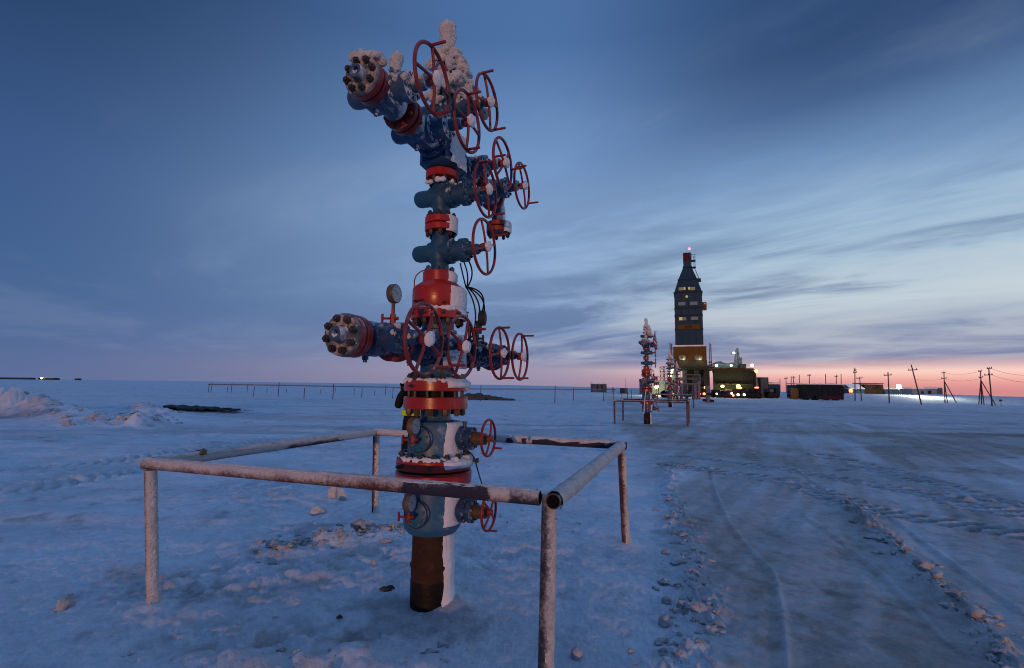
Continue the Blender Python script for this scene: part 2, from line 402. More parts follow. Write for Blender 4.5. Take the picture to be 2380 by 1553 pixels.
def trod(x, y):
    t = np.zeros_like(x)
    for u, v, w, d in ((760, 1240, .75, .45), (650, 1330, .9, .35), (900, 1290, .6, .4), (480, 1360, .8, .3), (640, 1480, .7, .22), (1180, 1300, .5, .35)):
        p = ground_pt(u, v); t = np.maximum(t, np.exp(-((x-p.x)/w)**2-((y-p.y)/d)**2))
    return t
def height(x, y):
    x = np.asarray(x, dtype=float); y = np.asarray(y, dtype=float)
    r = np.hypot(x, y)
    near = 1-sstep(14, 34, r)
    z = -.0125*np.maximum(0, x-30)
    # the snowed-over pad ends on the right and drops to the plain
    e = sstep(0, 4.5, x-(41+.37*(y-38))+1.5*vnoise(y*.08, x*.03, 4)); z = z-.55*e*(1-sstep(200, 900, r))
    z = z+1.75*sstep(118, 140, y)*(1-sstep(170, 420, y))*sstep(70, 95, x)*(1-sstep(150, 320, x))
    z = z+.05*fbm(x*.16, y*.16, 3, 1)*sstep(4, 14, r)*(1-sstep(150, 600, r))
    z = z+.55*np.maximum(0, fbm(x*.02+3, y*.02, 3, 9))*sstep(50, 140, r)*(1-sstep(900, 2500, r))
    # inside the guard rail and round it: trodden, lumpy snow; the road is smoother
    road = sstep(.55, 1.1, x-.18*y+.15*vnoise(y*.7, x*.1, 2))
    road = np.clip(road, 0, 1)
    rough = (1-.78*road)
    z = z+.020*fbm(x*1.1, y*1.1, 3, 11)*rough*(1-sstep(12, 40, r))
    tr = np.maximum(0, vnoise(x*.55+4, y*.55, 23)+.25)
    z = z+.015*fbm(x*3.1, y*3.1, 4, 12, .6)*(.15+1.3*tr)*rough*near
    n = vnoise(x*4.6, y*4.6, 13); z = z-.024*np.maximum(0, n-.25)*(1.4*tr+.05)*rough*near          # trodden hollows
    n = fbm(x*9, y*9, 3, 31, .6); z = z+.010*np.maximum(0, n)*rough*(1-sstep(6, 14, r))*(.2+1.2*tr)
    T = trod(x, y)
    if T.max() > .02:
        b = fbm(x*5.2, y*5.2, 4, 91, .62)
        z = z+T*(.030*np.maximum(-.55, b)-.022*sstep(.10, .45, vnoise(x*4.1+7, y*4.1, 92)))
    # wind-carved snow
    z = z+.018*vnoise(x*.5+.3*y, y*2.2, 14)*rough*(1-sstep(40, 90, r))*sstep(4, 9, r)
    z = z+.0045*fbm(x*15, y*15, 4, 15, .65)*(1-sstep(5, 12, r))*(.35+.65*rough)+.0035*np.maximum(0, vnoise(x*34, y*34, 19))*(1-sstep(3.5, 7, r))*(.3+.7*rough)
    # heap in front of the camera, bottom left
    for u_, v_, a_, w_, d_ in ((790, 1530, .040, .30, .12), (980, 1556, .034, .22, .10), (640, 1550, .030, .24, .10), (530, 1530, .022, .2, .1)):
        p = ground_pt(u_, v_); z = z+a_*np.exp(-(((x-p.x)/w_)**2+((y-p.y)/d_)**2))*(1+.55*fbm(x*6.5, y*6.5, 4, 51, .55))
    # broken crust between the rear post and the well
    q = np.exp(-(((x+1.75)*.8+(y-5.1)*.5)/.55)**2-(((x+1.75)*-.5+(y-5.1)*.8)/.22)**2)
    z = z+.07*q*(1+.8*fbm(x*6, y*6, 3, 52))
    # drift at casing, posts
    d = np.hypot(x-TX-.16, y-TY+.02); z = z+.05*np.exp(-(d/.14)**2)
    d = np.hypot(x-TX+.10, y-TY+.22); z = z-.016*np.exp(-(d/.24)**2)
    for px, py in ((-2.55, 3.67), (-1.648, 6.15), (1.18, 5.10), (.22, 2.66)):
        z = z+.035*np.exp(-(np.hypot(x-px-.03, y-py+.02)/.12)**2)
    # windrows of clods along the road edges
    for P, amp, w in ((WIND1, .058, .17), (WIND2, .062, .13)):
        d, a, s = dist_poly(x, y, P)
        k = np.exp(-(d/w)**2)*(.55+.45*vnoise(a*2.3, a*0+3, 7))
        z = z+amp*k*(.75+1.1*np.maximum(-.5, fbm(x*9, y*9, 4, 41, .68)))
    for P in GROOVES:
        d, a, s = dist_poly(x, y, P)
        z = z+.011*np.exp(-(d/.022)**2)*(1+.6*vnoise(a*6, a*0, 3))-.010*np.exp(-((d-.06)/.05)**2)*(s > 0)
    for i, P in enumerate(TREADS):
        d, a, s = dist_poly(x, y, P)
        w = 1-sstep(.22, .33, d)
        lug = np.clip(np.sin((a+.55*d*s)*2*math.pi/.23+1.2*vnoise(a*3, d*4, 5))*1.8, -1, 1)
        edge = np.exp(-((d-.33)/.06)**2)
        brk = .6+.4*vnoise(a*1.3, d*6, 8)
        z = z+w*(-.016+.034*lug*brk+.012*fbm(x*11, y*11, 3, 46, .6))+.018*edge*(1+.9*fbm(x*9, y*9, 3, 44))
    # fine plough lines along the road
    d, a, s = dist_poly(x, y, ROADC)
    z = z+.005*vnoise(d*s*9, a*.5, 17)*road*(1-sstep(14, 30, r))+.012*vnoise(d*s*2.2, a*.3, 18)*road*(1-sstep(30, 60, r))
    # pushed-up berm, left
    d, a, s = dist_poly(x, y, BERM)
    L = a/ max(1e-6, np.max(a)) if a.size > 1 else a*0
    bh = .30+.80*np.exp(-((x+24)/3.4)**2)
    z = z+bh*np.exp(-(d/.95)**2)*(1+.40*fbm(x*1.3, y*1.3, 4, 61, .6))
    z = z+.34*np.exp(-(((x+12.9)/.26)**2+((y-17.0)/.25)**2))
    z = z+.16*np.exp(-(((x+15.3)/.8)**2+((y-20.5)/.4)**2))*(1+.5*fbm(x*3, y*3, 3, 66))
    return z
def gz(x, y): return float(height(np.array([x]), np.array([y]))[0])

def soil_mask(x, y):
    """bare soil and dirt showing through the snow: 0..1"""
    s = np.zeros_like(x)
    for (u, v), (w, dp), k in (((495, 957), (2.3, .95), 1.0), ((60, 975), (2.4, .8), .55), ((150, 966), (1.8, .5), .5), ((1140, 985), (2.6, .55), .42),
                               ((1330, 988), (2.2, .5), .42), ((905, 1000), (2.0, .5), .28), ((2340, 1010), (4.0, .9), .5), ((760, 990), (2, .3), .25)):
        p = ground_pt(u, v)
        q = np.exp(-((x-p.x)/w)**2-((y-p.y)/dp)**2)
        s = np.maximum(s, k*sstep(.25, .65, q+.30*fbm(x*1.2, y*1.2, 4, 71, .6)))
    d = np.hypot((x-TX+.12)*.85, y-TY+.30)
    s = np.maximum(s, .42*sstep(.25, .7, np.exp(-(d/.42)**2)+.35*fbm(x*4, y*4, 4, 72, .6)-.05))
    for i, P in enumerate(TREADS[:3]):
        d, a, sd = dist_poly(x, y, P)
        lug = np.clip(np.sin((a+.55*d*sd)*2*math.pi/.23+1.2*vnoise(a*3, d*4, 5))*1.8, -1, 1)
        s = np.maximum(s, (.30 if i != 1 else .20)*(1-sstep(.20, .36, d))*np.clip(.62-.5*lug+.6*fbm(a*2.2, d*7, 3, 49), 0, 1.4))
    p = ground_pt(280, 1370); d = np.hypot((x-p.x)*.7, (y-p.y)*1.4)
    s = np.maximum(s, .38*sstep(.3, .8, np.exp(-(d/.45)**2)+.5*fbm(x*3, y*3, 4, 73, .6)-.05))
    return s
def dirt_shade_mask(x, y):
    r = np.hypot(x, y)
    road = sstep(.5, 1.3, x-.18*y+.2*vnoise(y*.7, x*.1, 2))
    dr = road*(.50+.16*fbm(x*.5+y*.08, y*.22, 4, 81)+.10*fbm(x*2.3, y*.9, 3, 84))
    TRK = []
    for P in TREADS:
        d, a, s = dist_poly(x, y, P)
        TRK.append((P[0][0] > 0, d, a, s))
    dr = dr+.10*np.maximum(0, fbm(x*1.5, y*1.5, 4, 82))+.26*(1-sstep(1.9, 4.6, y+.25*vnoise(x*1.3, y*1.3, 83)))  # last term paints lens falloff into the nearest snow as darker colour
    d, a, s = dist_poly(x, y, ROADC)
    st = fbm(np.minimum(d, 60)*s*1.9, a*.16, 4, 86, .62)
    dr = dr+road*.22*st*(1-.4*sstep(30, 90, r))
    dr = dr+.11*vnoise(np.minimum(d, 60)*s*7.5, a*.3, 87)*road*(1-sstep(9, 20, r))
    dr = dr+.34*sstep(.16, .6, fbm(x*.13, y*.55, 4, 85, .6))*sstep(9, 18, r)*(1-sstep(60, 200, r))
    tr = np.maximum(0, vnoise(x*.55+4, y*.55, 23)+.25)
    dr = dr+.30*np.maximum(0, fbm(x*5.5, y*5.5, 4, 88, .65)-.05)*(.3+tr)*(1-sstep(8, 16, r))
    for rt, d, a, s in TRK:
        lug = np.clip(np.sin((a+.55*d*s)*2*math.pi/.23+1.2*vnoise(a*3, d*4, 5))*1.8, -1, 1)
        w = (1-sstep(.22, .36, d))
        k = (.86-.50*lug+.30*fbm(a*5, d*12, 3, 47))*(1.0 if rt else .42)
        dr = dr*(1-.85*w)+w*.95*k*(.8+.25*vnoise(a*.9, a*0, 6))
    for P in GROOVES:
        d, a, s = dist_poly(x, y, P)
        dr = dr-.22*np.exp(-(d/.022)**2)*(.6+.4*vnoise(a*3, a*0, 9))+.14*np.exp(-((d-.06)/.04)**2)*(s > 0)
    dr = dr+trod(x, y)*(.50*sstep(.0, .5, -fbm(x*5.2, y*5.2, 4, 91, .62))+.22*np.maximum(0, fbm(x*8, y*8, 4, 93, .65)))  # boot dirt, plus the shade of the hollows painted in
    dr = dr*(1-.55*sstep(25, 80, r))
    return np.clip(dr, 0, 1)

def build_ground():
    rad = [0.0, .3]
    while rad[-1] < 9000:
        r = rad[-1]
        rad.append(r*(1.016 if r < 1.6 else 1.0062 if r < 13 else 1.0105 if r < 75 else 1.06))
    rad = np.array(rad[1:])
    az = np.concatenate([np.linspace(-56, 56, 1000), np.linspace(56, 304, 110)[1:-1]])
    az = np.radians(az); n = len(az); m = len(rad)
    rr, aa = np.meshgrid(rad, az, indexing='ij')
    x = (rr*np.sin(aa)).ravel(); y = (rr*np.cos(aa)).ravel()
    z = height(x, y)
    co = np.stack([x, y, z], 1)
    i = np.arange(m-1)[:, None]*n; k = np.arange(n)[None, :]; k2 = (k+1) % n
    f = np.stack([(i+k), (i+n+k), (i+n+k2), (i+k2)], -1).reshape(-1, 4)[:, ::-1]
    me = bpy.data.meshes.new('snow_ground')
    me.vertices.add(len(co)+1)
    co = np.concatenate([co, [[0, 0, z[:n].mean()]]])
    me.vertices.foreach_set('co', co.astype(np.float32).ravel())
    tri = np.stack([k2[0], k[0], np.full(n, len(co)-1)], 1)
    loops = np.concatenate([f.ravel(), tri.ravel()])
    me.loops.add(len(loops)); me.loops.foreach_set('vertex_index', loops.astype(np.int32))
    nf = len(f)+n
    me.polygons.add(nf)
    st = np.concatenate([np.arange(len(f))*4, len(f)*4+np.arange(n)*3]); 
    me.polygons.foreach_set('loop_start', st.astype(np.int32))
    me.update(calc_edges=True); me.validate()
    me.shade_smooth()
    for nm, val in (('dirt', dirt_shade_mask(x, y)), ('soil', soil_mask(x, y))):  # dirt also carries the painted foreground and hollow shade
        at_ = me.attributes.new(nm, 'FLOAT', 'POINT')
        at_.data.foreach_set('value', np.append(val, 0).astype(np.float32))
    q = NT('snow ground'); P = q.pos()
    a1 = q.n('ShaderNodeAttribute', attribute_name='dirt').outputs['Fac']; a2 = q.n('ShaderNodeAttribute', attribute_name='soil').outputs['Fac']  # dirt also carries the painted foreground falloff and hollow shade
    n1 = q.noise(6, 6, .65, P); n2 = q.noise(38, 5, .65, P); n3 = q.noise(.9, 5, .6, P)
    clean = q.mix(q.mapr(n3, .35, .7), (.75, .82, .90), (.60, .66, .74))
    clean = q.mix(q.math('MULTIPLY', q.mapr(q.noise(13, 7, .72, P), .46, .66), .42), clean, (.46, .48, .52))
    dirty = q.mix(q.mapr(n1, .3, .7), (.40, .365, .335), (.27, .245, .225))
    f1 = q.math('ADD', a1, q.math('MULTIPLY', q.math('SUBTRACT', n1, .5), .35))
    f1 = q.math('ADD', f1, q.math('MULTIPLY', q.math('SUBTRACT', n2, .5), .25), True)
    c = q.mix(f1, clean, dirty)
    gr = q.math('ADD', q.noise(85, 4, .7, P), q.math('MULTIPLY', q.noise(260, 3, .7, P), .8))
    c = q.mix(q.math('MULTIPLY', q.mapr(gr, .82, 1.15), .34), c, (.20, .21, .235))
    spec = q.mapr(q.noise(17, 6, .75, P), .665, .73)
    c = q.mix(q.math('MULTIPLY', spec, .55), c, (.16, .14, .125))
    f2 = q.math('MULTIPLY', a2, q.mapr(q.math('ADD', n1, q.math('MULTIPLY', n2, .4)), .45, .85, .55, 1.0), True)
    c = q.mix(f2, c, (.035, .031, .029))
    q.l(c, q.b.inputs['Base Color']); q.b.inputs['Roughness'].default_value = .88; q.b.inputs['Specular IOR Level'].default_value = .3
    h = q.math('ADD', q.math('MULTIPLY', q.noise(22, 6, .7, P), 1.0), q.math('MULTIPLY', q.noise(110, 4, .65, P), .45))
    q.bump(h, .8, .016)
    me.materials.append(q.m)
    o = link('snow_ground', me); o['kind'] = 'structure'
    return o
build_ground()

# ------------------------------------------------------------------ wellhead
BOLT = {}
def bolt_mesh(key, r, nut, stud, mat, sr=.55):
    if key not in BOLT:
        s = Shape()
        s.lathe((0, 0, 0), (0, 0, 1), [(0, r*.98), (nut*.85, r), (nut, r*.88)], 6)
        if stud: s.lathe((0, 0, nut), (0, 0, 1), [(-.002, r*sr), (stud*.8, r*sr), (stud, r*sr*.75)], 10)
        BOLT[key] = s.mesh('bolt', mat, True, 30)
    return BOLT[key]
def bolts(parent, key, r, nut, stud, mat, c, axis, rc, n, ph=0.0, name='bolt'):
    me = bolt_mesh(key, r, nut, stud, mat)
    c = Vector(c); w = Vector(axis).normalized()
    t = Vector((0, 0, 1)) if abs(w.z) < .9 else Vector((1, 0, 0))
    a = t.cross(w).normalized(); b = w.cross(a); q = face_quat(w)
    for k in range(n):
        g = ph+2*math.pi*k/n
        rot = Quaternion(w, random.uniform(0, 1)) @ q
        link(name, me, parent, c+(a*math.cos(g)+b*math.sin(g))*rc, rot)
def ring_bolts(s, c, axis, rc, n, r, hgt, ph=0.0, stud=0.0):
    """nuts merged into a shape"""
    c = Vector(c); w = Vector(axis).normalized()
    t = Vector((0, 0, 1)) if abs(w.z) < .9 else Vector((1, 0, 0))
    a = t.cross(w).normalized(); b = w.cross(a)
    for k in range(n):
        g = ph+2*math.pi*k/n; p = c+(a*math.cos(g)+b*math.sin(g))*rc
        s.lathe(p, w, [(-.004, r), (hgt*.85, r), (hgt, r*.85)], 6, random.random())
        if stud: s.lathe(p, w, [(hgt-.002, r*.55), (hgt+stud, r*.5)], 8)
def disc(o, axis, r, t, mat, parent, name='flange', ch=.006, n=56, bore=None):
    return Shape().lathe(o, axis, [(0, r-ch), (ch, r), (t-ch, r), (t, r-ch)], n).build(name, mat, parent, True, 30)

def snow_patch(parent, prof, a0, a1, thick, seed, name='snow_plaster', mat=None, rag=.30, na=64, nz=56, fr=7):
    """wind-packed snow on a round body: prof = [(z, r)], between two angles; thickness fades through an uneven edge into the body"""
    zs = np.linspace(prof[0][0], prof[-1][0], nz); rs = np.interp(zs, [p[0] for p in prof], [p[1] for p in prof])
    g = np.linspace(a0, a1, na)
    Z, G = np.meshgrid(np.arange(nz), g, indexing='ij')
    zz = zs[Z]; rr = rs[Z]
    t = (G-a0)/(a1-a0); k = (zz-zs[0])/(zs[-1]-zs[0])
    e = np.minimum(np.minimum(t, 1-t)*(a1-a0)*rr.mean()/.045, np.minimum(k, 1-k)*(zs[-1]-zs[0])/.018+.45)
    n = fbm(G*rr*fr+seed*3.1, zz*fr+seed, 3, seed, .5)+.30*fbm(G*rr*45, zz*45+seed, 3, seed+2, .6)
    h = np.clip(e*.95+rag*n-.30, -1, 1)
    h = thick*np.where(h > 0, np.clip(h, 0, 1)**.6, h*1.5)*(1+.10*fbm(G*rr*40, zz*40, 3, seed+9))
    rad = rr+h-.001
    vs = np.stack([rad*np.cos(G), rad*np.sin(G), zz], -1).reshape(-1, 3)
    s = Shape(); fs = []
    for i in range(nz-1):
        for j in range(na-1):
            fs.append((i*na+j, i*na+j+1, (i+1)*na+j+1, (i+1)*na+j))
    s.add(vs.tolist(), fs)
    return s.build(name, mat or M['snow'], parent, True, 180)

def lumps(pts, mat, name, parent, sub=2, jit=.28, pop=0, popr=.016, voxel=None, sm=0):
    s = Shape()
    for (x, y, z, r) in pts:
        s.ico((x, y, z), r, sub, jit, (1, 1, 1))
        for k in range(pop):
            d = Vector((random.gauss(0, 1), random.gauss(0, 1), random.gauss(0, 1))).normalized()
            s.ico(Vector((x, y, z))+d*r*random.uniform(.82, 1.02), popr*random.uniform(.5, 1.25), 1, .35)
    o = s.build(name, mat, parent, True, 180)
    if voxel:
        m = o.modifiers.new('merge', 'REMESH'); m.mode = 'VOXEL'; m.voxel_size = voxel; m.use_smooth_shade = True
        if sm:
            m = o.modifiers.new('soften', 'SMOOTH'); m.iterations = sm; m.factor = .5
    return o

WELL = empty('wellhead_tree', (TX, TY, 0.0), -TH)
tag(WELL, 'tall blue and red wellhead valve tree, the closest one, with two printed sheets on it', 'wellhead', 'wellhead trees in a row')

def valve_meshes(key, neck, half, mat, fit=True):
    """gate valve: flow along local Z, stem along local X"""
    b = Shape()
    b.lathe((0, 0, 0), (1, 0, 0), [(-.235, .022), (-.232, .045), (-.218, .060), (-.19, .068), (.07, .070)], 28)
    b.lathe((0, 0, 0), (1, 0, 0), [(-.105, .060), (-.085, .085), (.06, .088), (.075, .075)], 28)
    f = max(neck, .075)
    b.lathe((0, 0, 0), (0, 0, 1), [(-half, neck), (-half*.72, neck*.97), (-.085, f*1.02), (-.06, f*1.15), (.06, f*1.15), (.085, f*1.02), (half*.72, neck*.97), (half, neck)], 32)
    if neck > .08:
        b.cbox((-.02, 0, 0), (.20, .196, .21), .03)
    if fit:
        b.lathe((-.03, -.085, .0), (0, -1, 0), [(0, .020), (.045, .020), (.047, .013), (.062, .013)], 10)
    me = {'body': b.mesh('gate_valve', mat)}
    c = Shape()
    c.lathe((0, 0, 0), (1, 0, 0), [(.055, .088), (.062, .098), (.112, .098), (.12, .080), (.185, .076), (.19, .094), (.235, .094), (.242, .055), (.25, .05)], 36)
    d = c
    ring_bolts(d, (.235, 0, 0), (1, 0, 0), .076, 8, .015, .018, .3, .006)
    ring_bolts(d, (.112, 0, 0), (1, 0, 0), .084, 8, .014, .018, .1)
    me['bonnet'] = c.mesh('bonnet', mat, True, 30)
    e = Shape()
    e.lathe((0, 0, 0), (1, 0, 0), [(.24, .044), (.30, .041), (.325, .043), (.345, .036), (.35, .024), (.392, .022)], 20)
    me['stem'] = e.mesh('stem_housing', mat)
    return me
VM = {'mast': valve_meshes('mast', .069, .158, M['blue'], False), 'arm': valve_meshes('arm', .095, .172, M['navy']), 'armf': valve_meshes('armf', .095, .172, M['navy_frost'])}

def wheel_meshes(Rr, rt, hubr, mat):
    s = Shape(); s.torus((0, 0, 0), (1, 0, 0), Rr, rt)
    for k in range(4):
        g = k*math.pi/2
        d = Vector((0, math.sin(g), math.cos(g)))
        s.tube([Vector((.012, 0, 0))+d*hubr*.6, Vector((.010, 0, 0))+d*Rr*.5, d*Rr], [rt*.92, rt*.85, rt*.85], 8)
    s.lathe((-.028, 0, 0), (1, 0, 0), [(0, hubr*.7), (.01, hubr*.78), (.05, hubr*.78), (.058, hubr*.6)], 20)
    g = Shape(); L = .10*Rr/.211
    g.tube([(0, 0, Rr), (L*.5, 0, Rr), (L, 0, Rr)], [rt*.85, rt*.8, rt*.85], 8)
    g.ico((L, 0, Rr), rt*.86, 1)
    c = Shape(); c.ico((.036, 0, 0), hubr, 3, .22, (.62, 1.0, 1.15), 5)
    return s.mesh('handwheel', mat), g.mesh('grip', mat), c.mesh('hub_snow', M['snow'])
WM = {'a': wheel_meshes(.211, .0112, .040, M['wheel']), 'f': wheel_meshes(.211, .0122, .043, M['wheel_frost']), 's': wheel_meshes(.132, .0095, .026, M['wheel'])}
def wheel(kind, loc, phi, grips, snow=True):
    me, ge, he = WM[kind]
    w = link('handwheel', me, WELL, loc, (R(-phi), 0, 0))     # phi clockwise seen from outside
    for g in grips: link('grip', ge, w, (0, 0, 0), (R(-g), 0, 0))
    if snow: link('hub_snow', he, w, (0, 0, 0), (random.uniform(0, 6), 0, 0))
    return w
def valve(kind, loc, rot=(0, 0, 0)):
    m = VM[kind]; v = link('gate_valve', m['body'], WELL, loc, rot)
    link('bonnet', m['bonnet'], v); link('stem_housing', m['stem'], v)
    return v
ARM = (R(90), 0, 0)

# casing
c = Shape().lathe((0, 0, 0), (0, 0, 1), [(.165, .148), (.245, .150), (.258, .156), (.272, .157), (.285, .147), (.56, .145)], 48).build('casing_pipe', M['rust'], WELL)
Shape().lathe((0, 0, -.15), (0, 0, 1), [(0, .150), (.30, .1505), (.318, .149)], 48).build('tar_coat', M['tar'], c)
snow_patch(WELL, [(-.03, .21), (.03, .165), (.10, .153), (.165, .150), (.25, .153), (.275, .158), (.29, .149), (.50, .146)], R(-30), R(62), .022, 3)
# lower spool
Shape().lathe((0, 0, 0), (0, 0, 1), [(.500, .150), (.505, .185), (.545, .214), (.56, .216), (.845, .216), (.862, .20)], 64).build('casing_spool', M['blue_spool'], WELL)
snow_patch(WELL, [(.575, .216), (.84, .216)], R(-44), R(40), .014, 5)
f = disc((0, 0, .862), (0, 0, 1), .287, .093, M['red'], WELL)
f = disc((0, 0, .967), (0, 0, 1), .285, .078, M['red'], WELL)
Shape().lathe((0, 0, .95), (0, 0, 1), [(0, .255), (.022, .255)], 48).build('gasket_ring', M['black'], f)
Shape().lathe((0, 0, 1.0455), (0, 0, 1), [(0, .282), (.012, .276), (.016, .22)], 56).build('flange_cap', M['navy'], f)
bolts(f, 'big', .027, .03, .012, M['bolt'], (0, 0, 1.050), (0, 0, 1), .248, 16, .1)
for g in (-2.05, -1.15): 
    s = Shape(); d = Vector((math.cos(g), math.sin(g), 0)); s.lathe(d*.275+Vector((0, 0, 1.0)), d, [(0, .016), (.035, .016), (.037, .01), (.05, .01)], 8); s.build('plug', M['bolt'], f)
for g in (2.62, .2):
    s = Shape(); d = Vector((math.cos(g), math.sin(g), 0)); s.lathe(d*.28+Vector((0, 0, 1.03)), d, [(0, .012), (.05, .012), (.05, .018), (.066, .018)], 8); s.build('plug', M['bolt'], f)
# snow ring between the nuts
def snow_ring(z, r0, r1, n, seed, parent=WELL, a0=0, a1=6.283, h=.02):
    pts = []
    rs = random.Random(seed)
    for k in range(n):
        g = rs.uniform(a0, a1); r = rs.uniform(r0, r1); q = rs.uniform(.012, .03)
        pts.append((r*math.cos(g), r*math.sin(g), z-.010+rs.uniform(0, h*.25), q*.85))
    return lumps(pts, M['snow'], 'snow_ring', parent, 2, .3, 0, .016, .006, 4)
snow_ring(1.060, .212, .272, 190, 4, a0=-2.9, a1=1.6)
snow_patch(WELL, [(.99, .286), (1.02, .287), (1.04, .285), (1.056, .262), (1.07, .225)], R(-50), R(52), .020, 8)
# upper spool
Shape().lathe((0, 0, 0), (0, 0, 1), [(1.05, .212), (1.06, .203), (1.300, .203), (1.318, .192), (1.328, .128), (1.35, .116), (1.42, .114)], 64).build('tubing_spool', M['blue_spool'], WELL)
snow_patch(WELL, [(1.062, .212), (1.08, .204), (1.30, .203), (1.316, .195)], R(-42), R(42), .016, 11)
f = disc((0, 0, 1.414), (0, 0, 1), .246, .089, M['red'], WELL)
bolts(f, 'mid', .026, .046, .008, M['bolt_brass'], (0, 0, 1.414), (0, 0, -1), .208, 12, .2)
sm = Shape().cyl((0, 0, 0), (0, 0, .05), .014, None, 8).mesh('stud', M['bolt'])
for k in range(12):
    g = .2+2*math.pi*k/12; link('stud', sm, f, (.208*math.cos(g), .208*math.sin(g), 1.50))
Shape().lathe((0, 0, 1.50), (0, 0, 1), [(0, .17), (.05, .17)], 40).build('gasket_ring', M['black'], f)
f = disc((0, 0, 1.547), (0, 0, 1), .246, .078, M['red'], WELL)
bolts(f, 'midt', .026, .040, .014, M['bolt'], (0, 0, 1.625), (0, 0, 1), .208, 12, .2)
d = Vector((math.cos(-1.85), math.sin(-1.85), 0)); Shape().lathe(d*.242+Vector((0, 0, 1.585)), d, [(0, .014), (.02, .014), (.022, .009), (.034, .009)], 8).build('plug', M['bolt'], f)
snow_ring(1.632, .15, .236, 170, 6, a0=-2.9, a1=1.6, h=.03)
snow_patch(WELL, [(1.575, .247), (1.615, .247), (1.632, .225), (1.65, .19)], R(-44), R(48), .022, 14)
Shape().lathe((0, 0, 0), (0, 0, 1), [(1.62, .17), (1.64, .14), (1.66, .128), (1.80, .128)], 48).build('riser_neck', M['blue'], WELL)
# side outlets of both spools
for zo in (1.20, .675):
    rs_ = .203 if zo > 1 else .216
    o = Shape().lathe((0, -rs_+.02, zo), (0, -1, 0), [(0, .085), (.024, .085), (.026, .096), (.05, .096), (.054, .090)], 40); ring_bolts(o, (0, -rs_-.033, zo), (0, -1, 0), .074, 8, .012, .014, .3); o = o.build('side_outlet', M['blue_spool'], WELL)
    Shape().torus((0, -rs_-.030, zo), (0, 1, 0), .092, .005, 48, 8).build('rim_seal', M['rust'], o)
    # outlet valve on the windward side with a small handwheel
    v = Shape()
    v.lathe((rs_-.03, 0, zo), (1, 0, 0), [(0, .07), (.05, .07), (.052, .088), (.085, .088), (.09, .066), (.12, .066), (.125, .085), (.150, .085)], 32)
    ring_bolts(v, (rs_+.055, 0, zo), (1, 0, 0), .072, 8, .013, .018, .2)
    ring_bolts(v, (rs_+.12, 0, zo), (1, 0, 0), .070, 8, .012, .016, .5)
    v.lathe((rs_+.05, 0, zo+.06), (0, 0, 1), [(0, .03), (.02, .03), (.022, .014), (.05, .014), (.052, .02), (.064, .02)], 10)
    ov = v.build('outlet_valve', M['navy'], WELL)
    Shape().lathe((rs_+.12, 0, zo), (1, 0, 0), [(0, .05), (.05, .05), (.055, .044), (.105, .042), (.11, .02), (.14, .018)], 24).build('stem_housing', M['bolt_brass'], ov)
    wheel('s', (rs_+.245, 0, zo+.01), 20 if zo > 1 else 42, (110,) if zo > 1 else (138,), snow=False)
# gauges
def gauge(base, hgt, parent=WELL, mat='gauge_case'):
    """needle valve standing at base, dial above; dial faces the wind side"""
    b = Vector(base)
    nv = Shape().cyl(b, b+Vector((0, 0, hgt*.55)), .0125, None, 10).lathe(b+Vector((0, 0, hgt*.16)), (0, 0, 1), [(0, .020), (hgt*.26, .020)], 6)
    nv.cyl(b+Vector((-.02, -.01, hgt*.3)), b+Vector((-.065, -.02, hgt*.3)), .008, None, 8)
    nv.box(b+Vector((-.068, -.02, hgt*.3)), (.010, .014, .062))
    nv.cyl(b+Vector((.0, -.0, hgt*.3)), b+Vector((.035, .01, hgt*.3)), .012, None, 8)
    o = nv.build('needle_valve', M['red_frost'], parent)
    n = Vector((math.cos(R(2)), math.sin(R(2)), 0)); cz = b+Vector((0, 0, hgt))
    g = Shape().lathe(cz-n*.026, n, [(0, .045), (.006, .060), (.012, .064), (.044, .064), (.05, .060), (.05, .055)], 40)
    g.cyl(cz-Vector((0, 0, .06)), b+Vector((0, 0, hgt*.5)), .013, .012, 10)
    gg = g.build('pressure_gauge', M[mat], parent)
    Shape().lathe(cz+n*.0205, n, [(0, .056), (.004, .0555)], 36).build('dial', M['gauge_glass'], gg)
    t = Vector((0, 0, 1)); s = n.cross(t)
    q = Shape()
    for k in range(9):
        a = R(-130+k*32.5); e = s*math.sin(a)+t*math.cos(a)
        p = cz+n*.0252; q.tube([p+e*.040, p+e*.050], .0011, 4)
    q.tube([cz+n*.0255-(s*.6+t*.5)*.012, cz+n*.0255+(s*.6+t*.5)*.042], .0012, 4)
    q.build('pointer', M['ink'], gg)
gauge((.035, -.665, 1.955), .235)
gauge((.0, -.315, 1.165), .135); gauge((.0, -.335, .64), .135)
Shape().cyl((0, -.21, 1.19), (0, -.33, 1.19), .013, None, 10).build('gauge_nipple', M['bolt'], WELL)
Shape().cyl((0, -.22, .665), (0, -.35, .665), .013, None, 10).build('gauge_nipple', M['bolt'], WELL)

# lower cross
ZL, ZU = 1.875, 3.49
Shape().cbox((0, 0, ZL), (.31, .32, .27), .055).build('cross_block', M['navy'], WELL)
Shape().lathe((0, 0, 0), (0, 0, 1), [(1.995, .15), (2.015, .15), (2.025, .125), (2.12, .125)], 48).build('riser_neck', M['blue'], WELL)

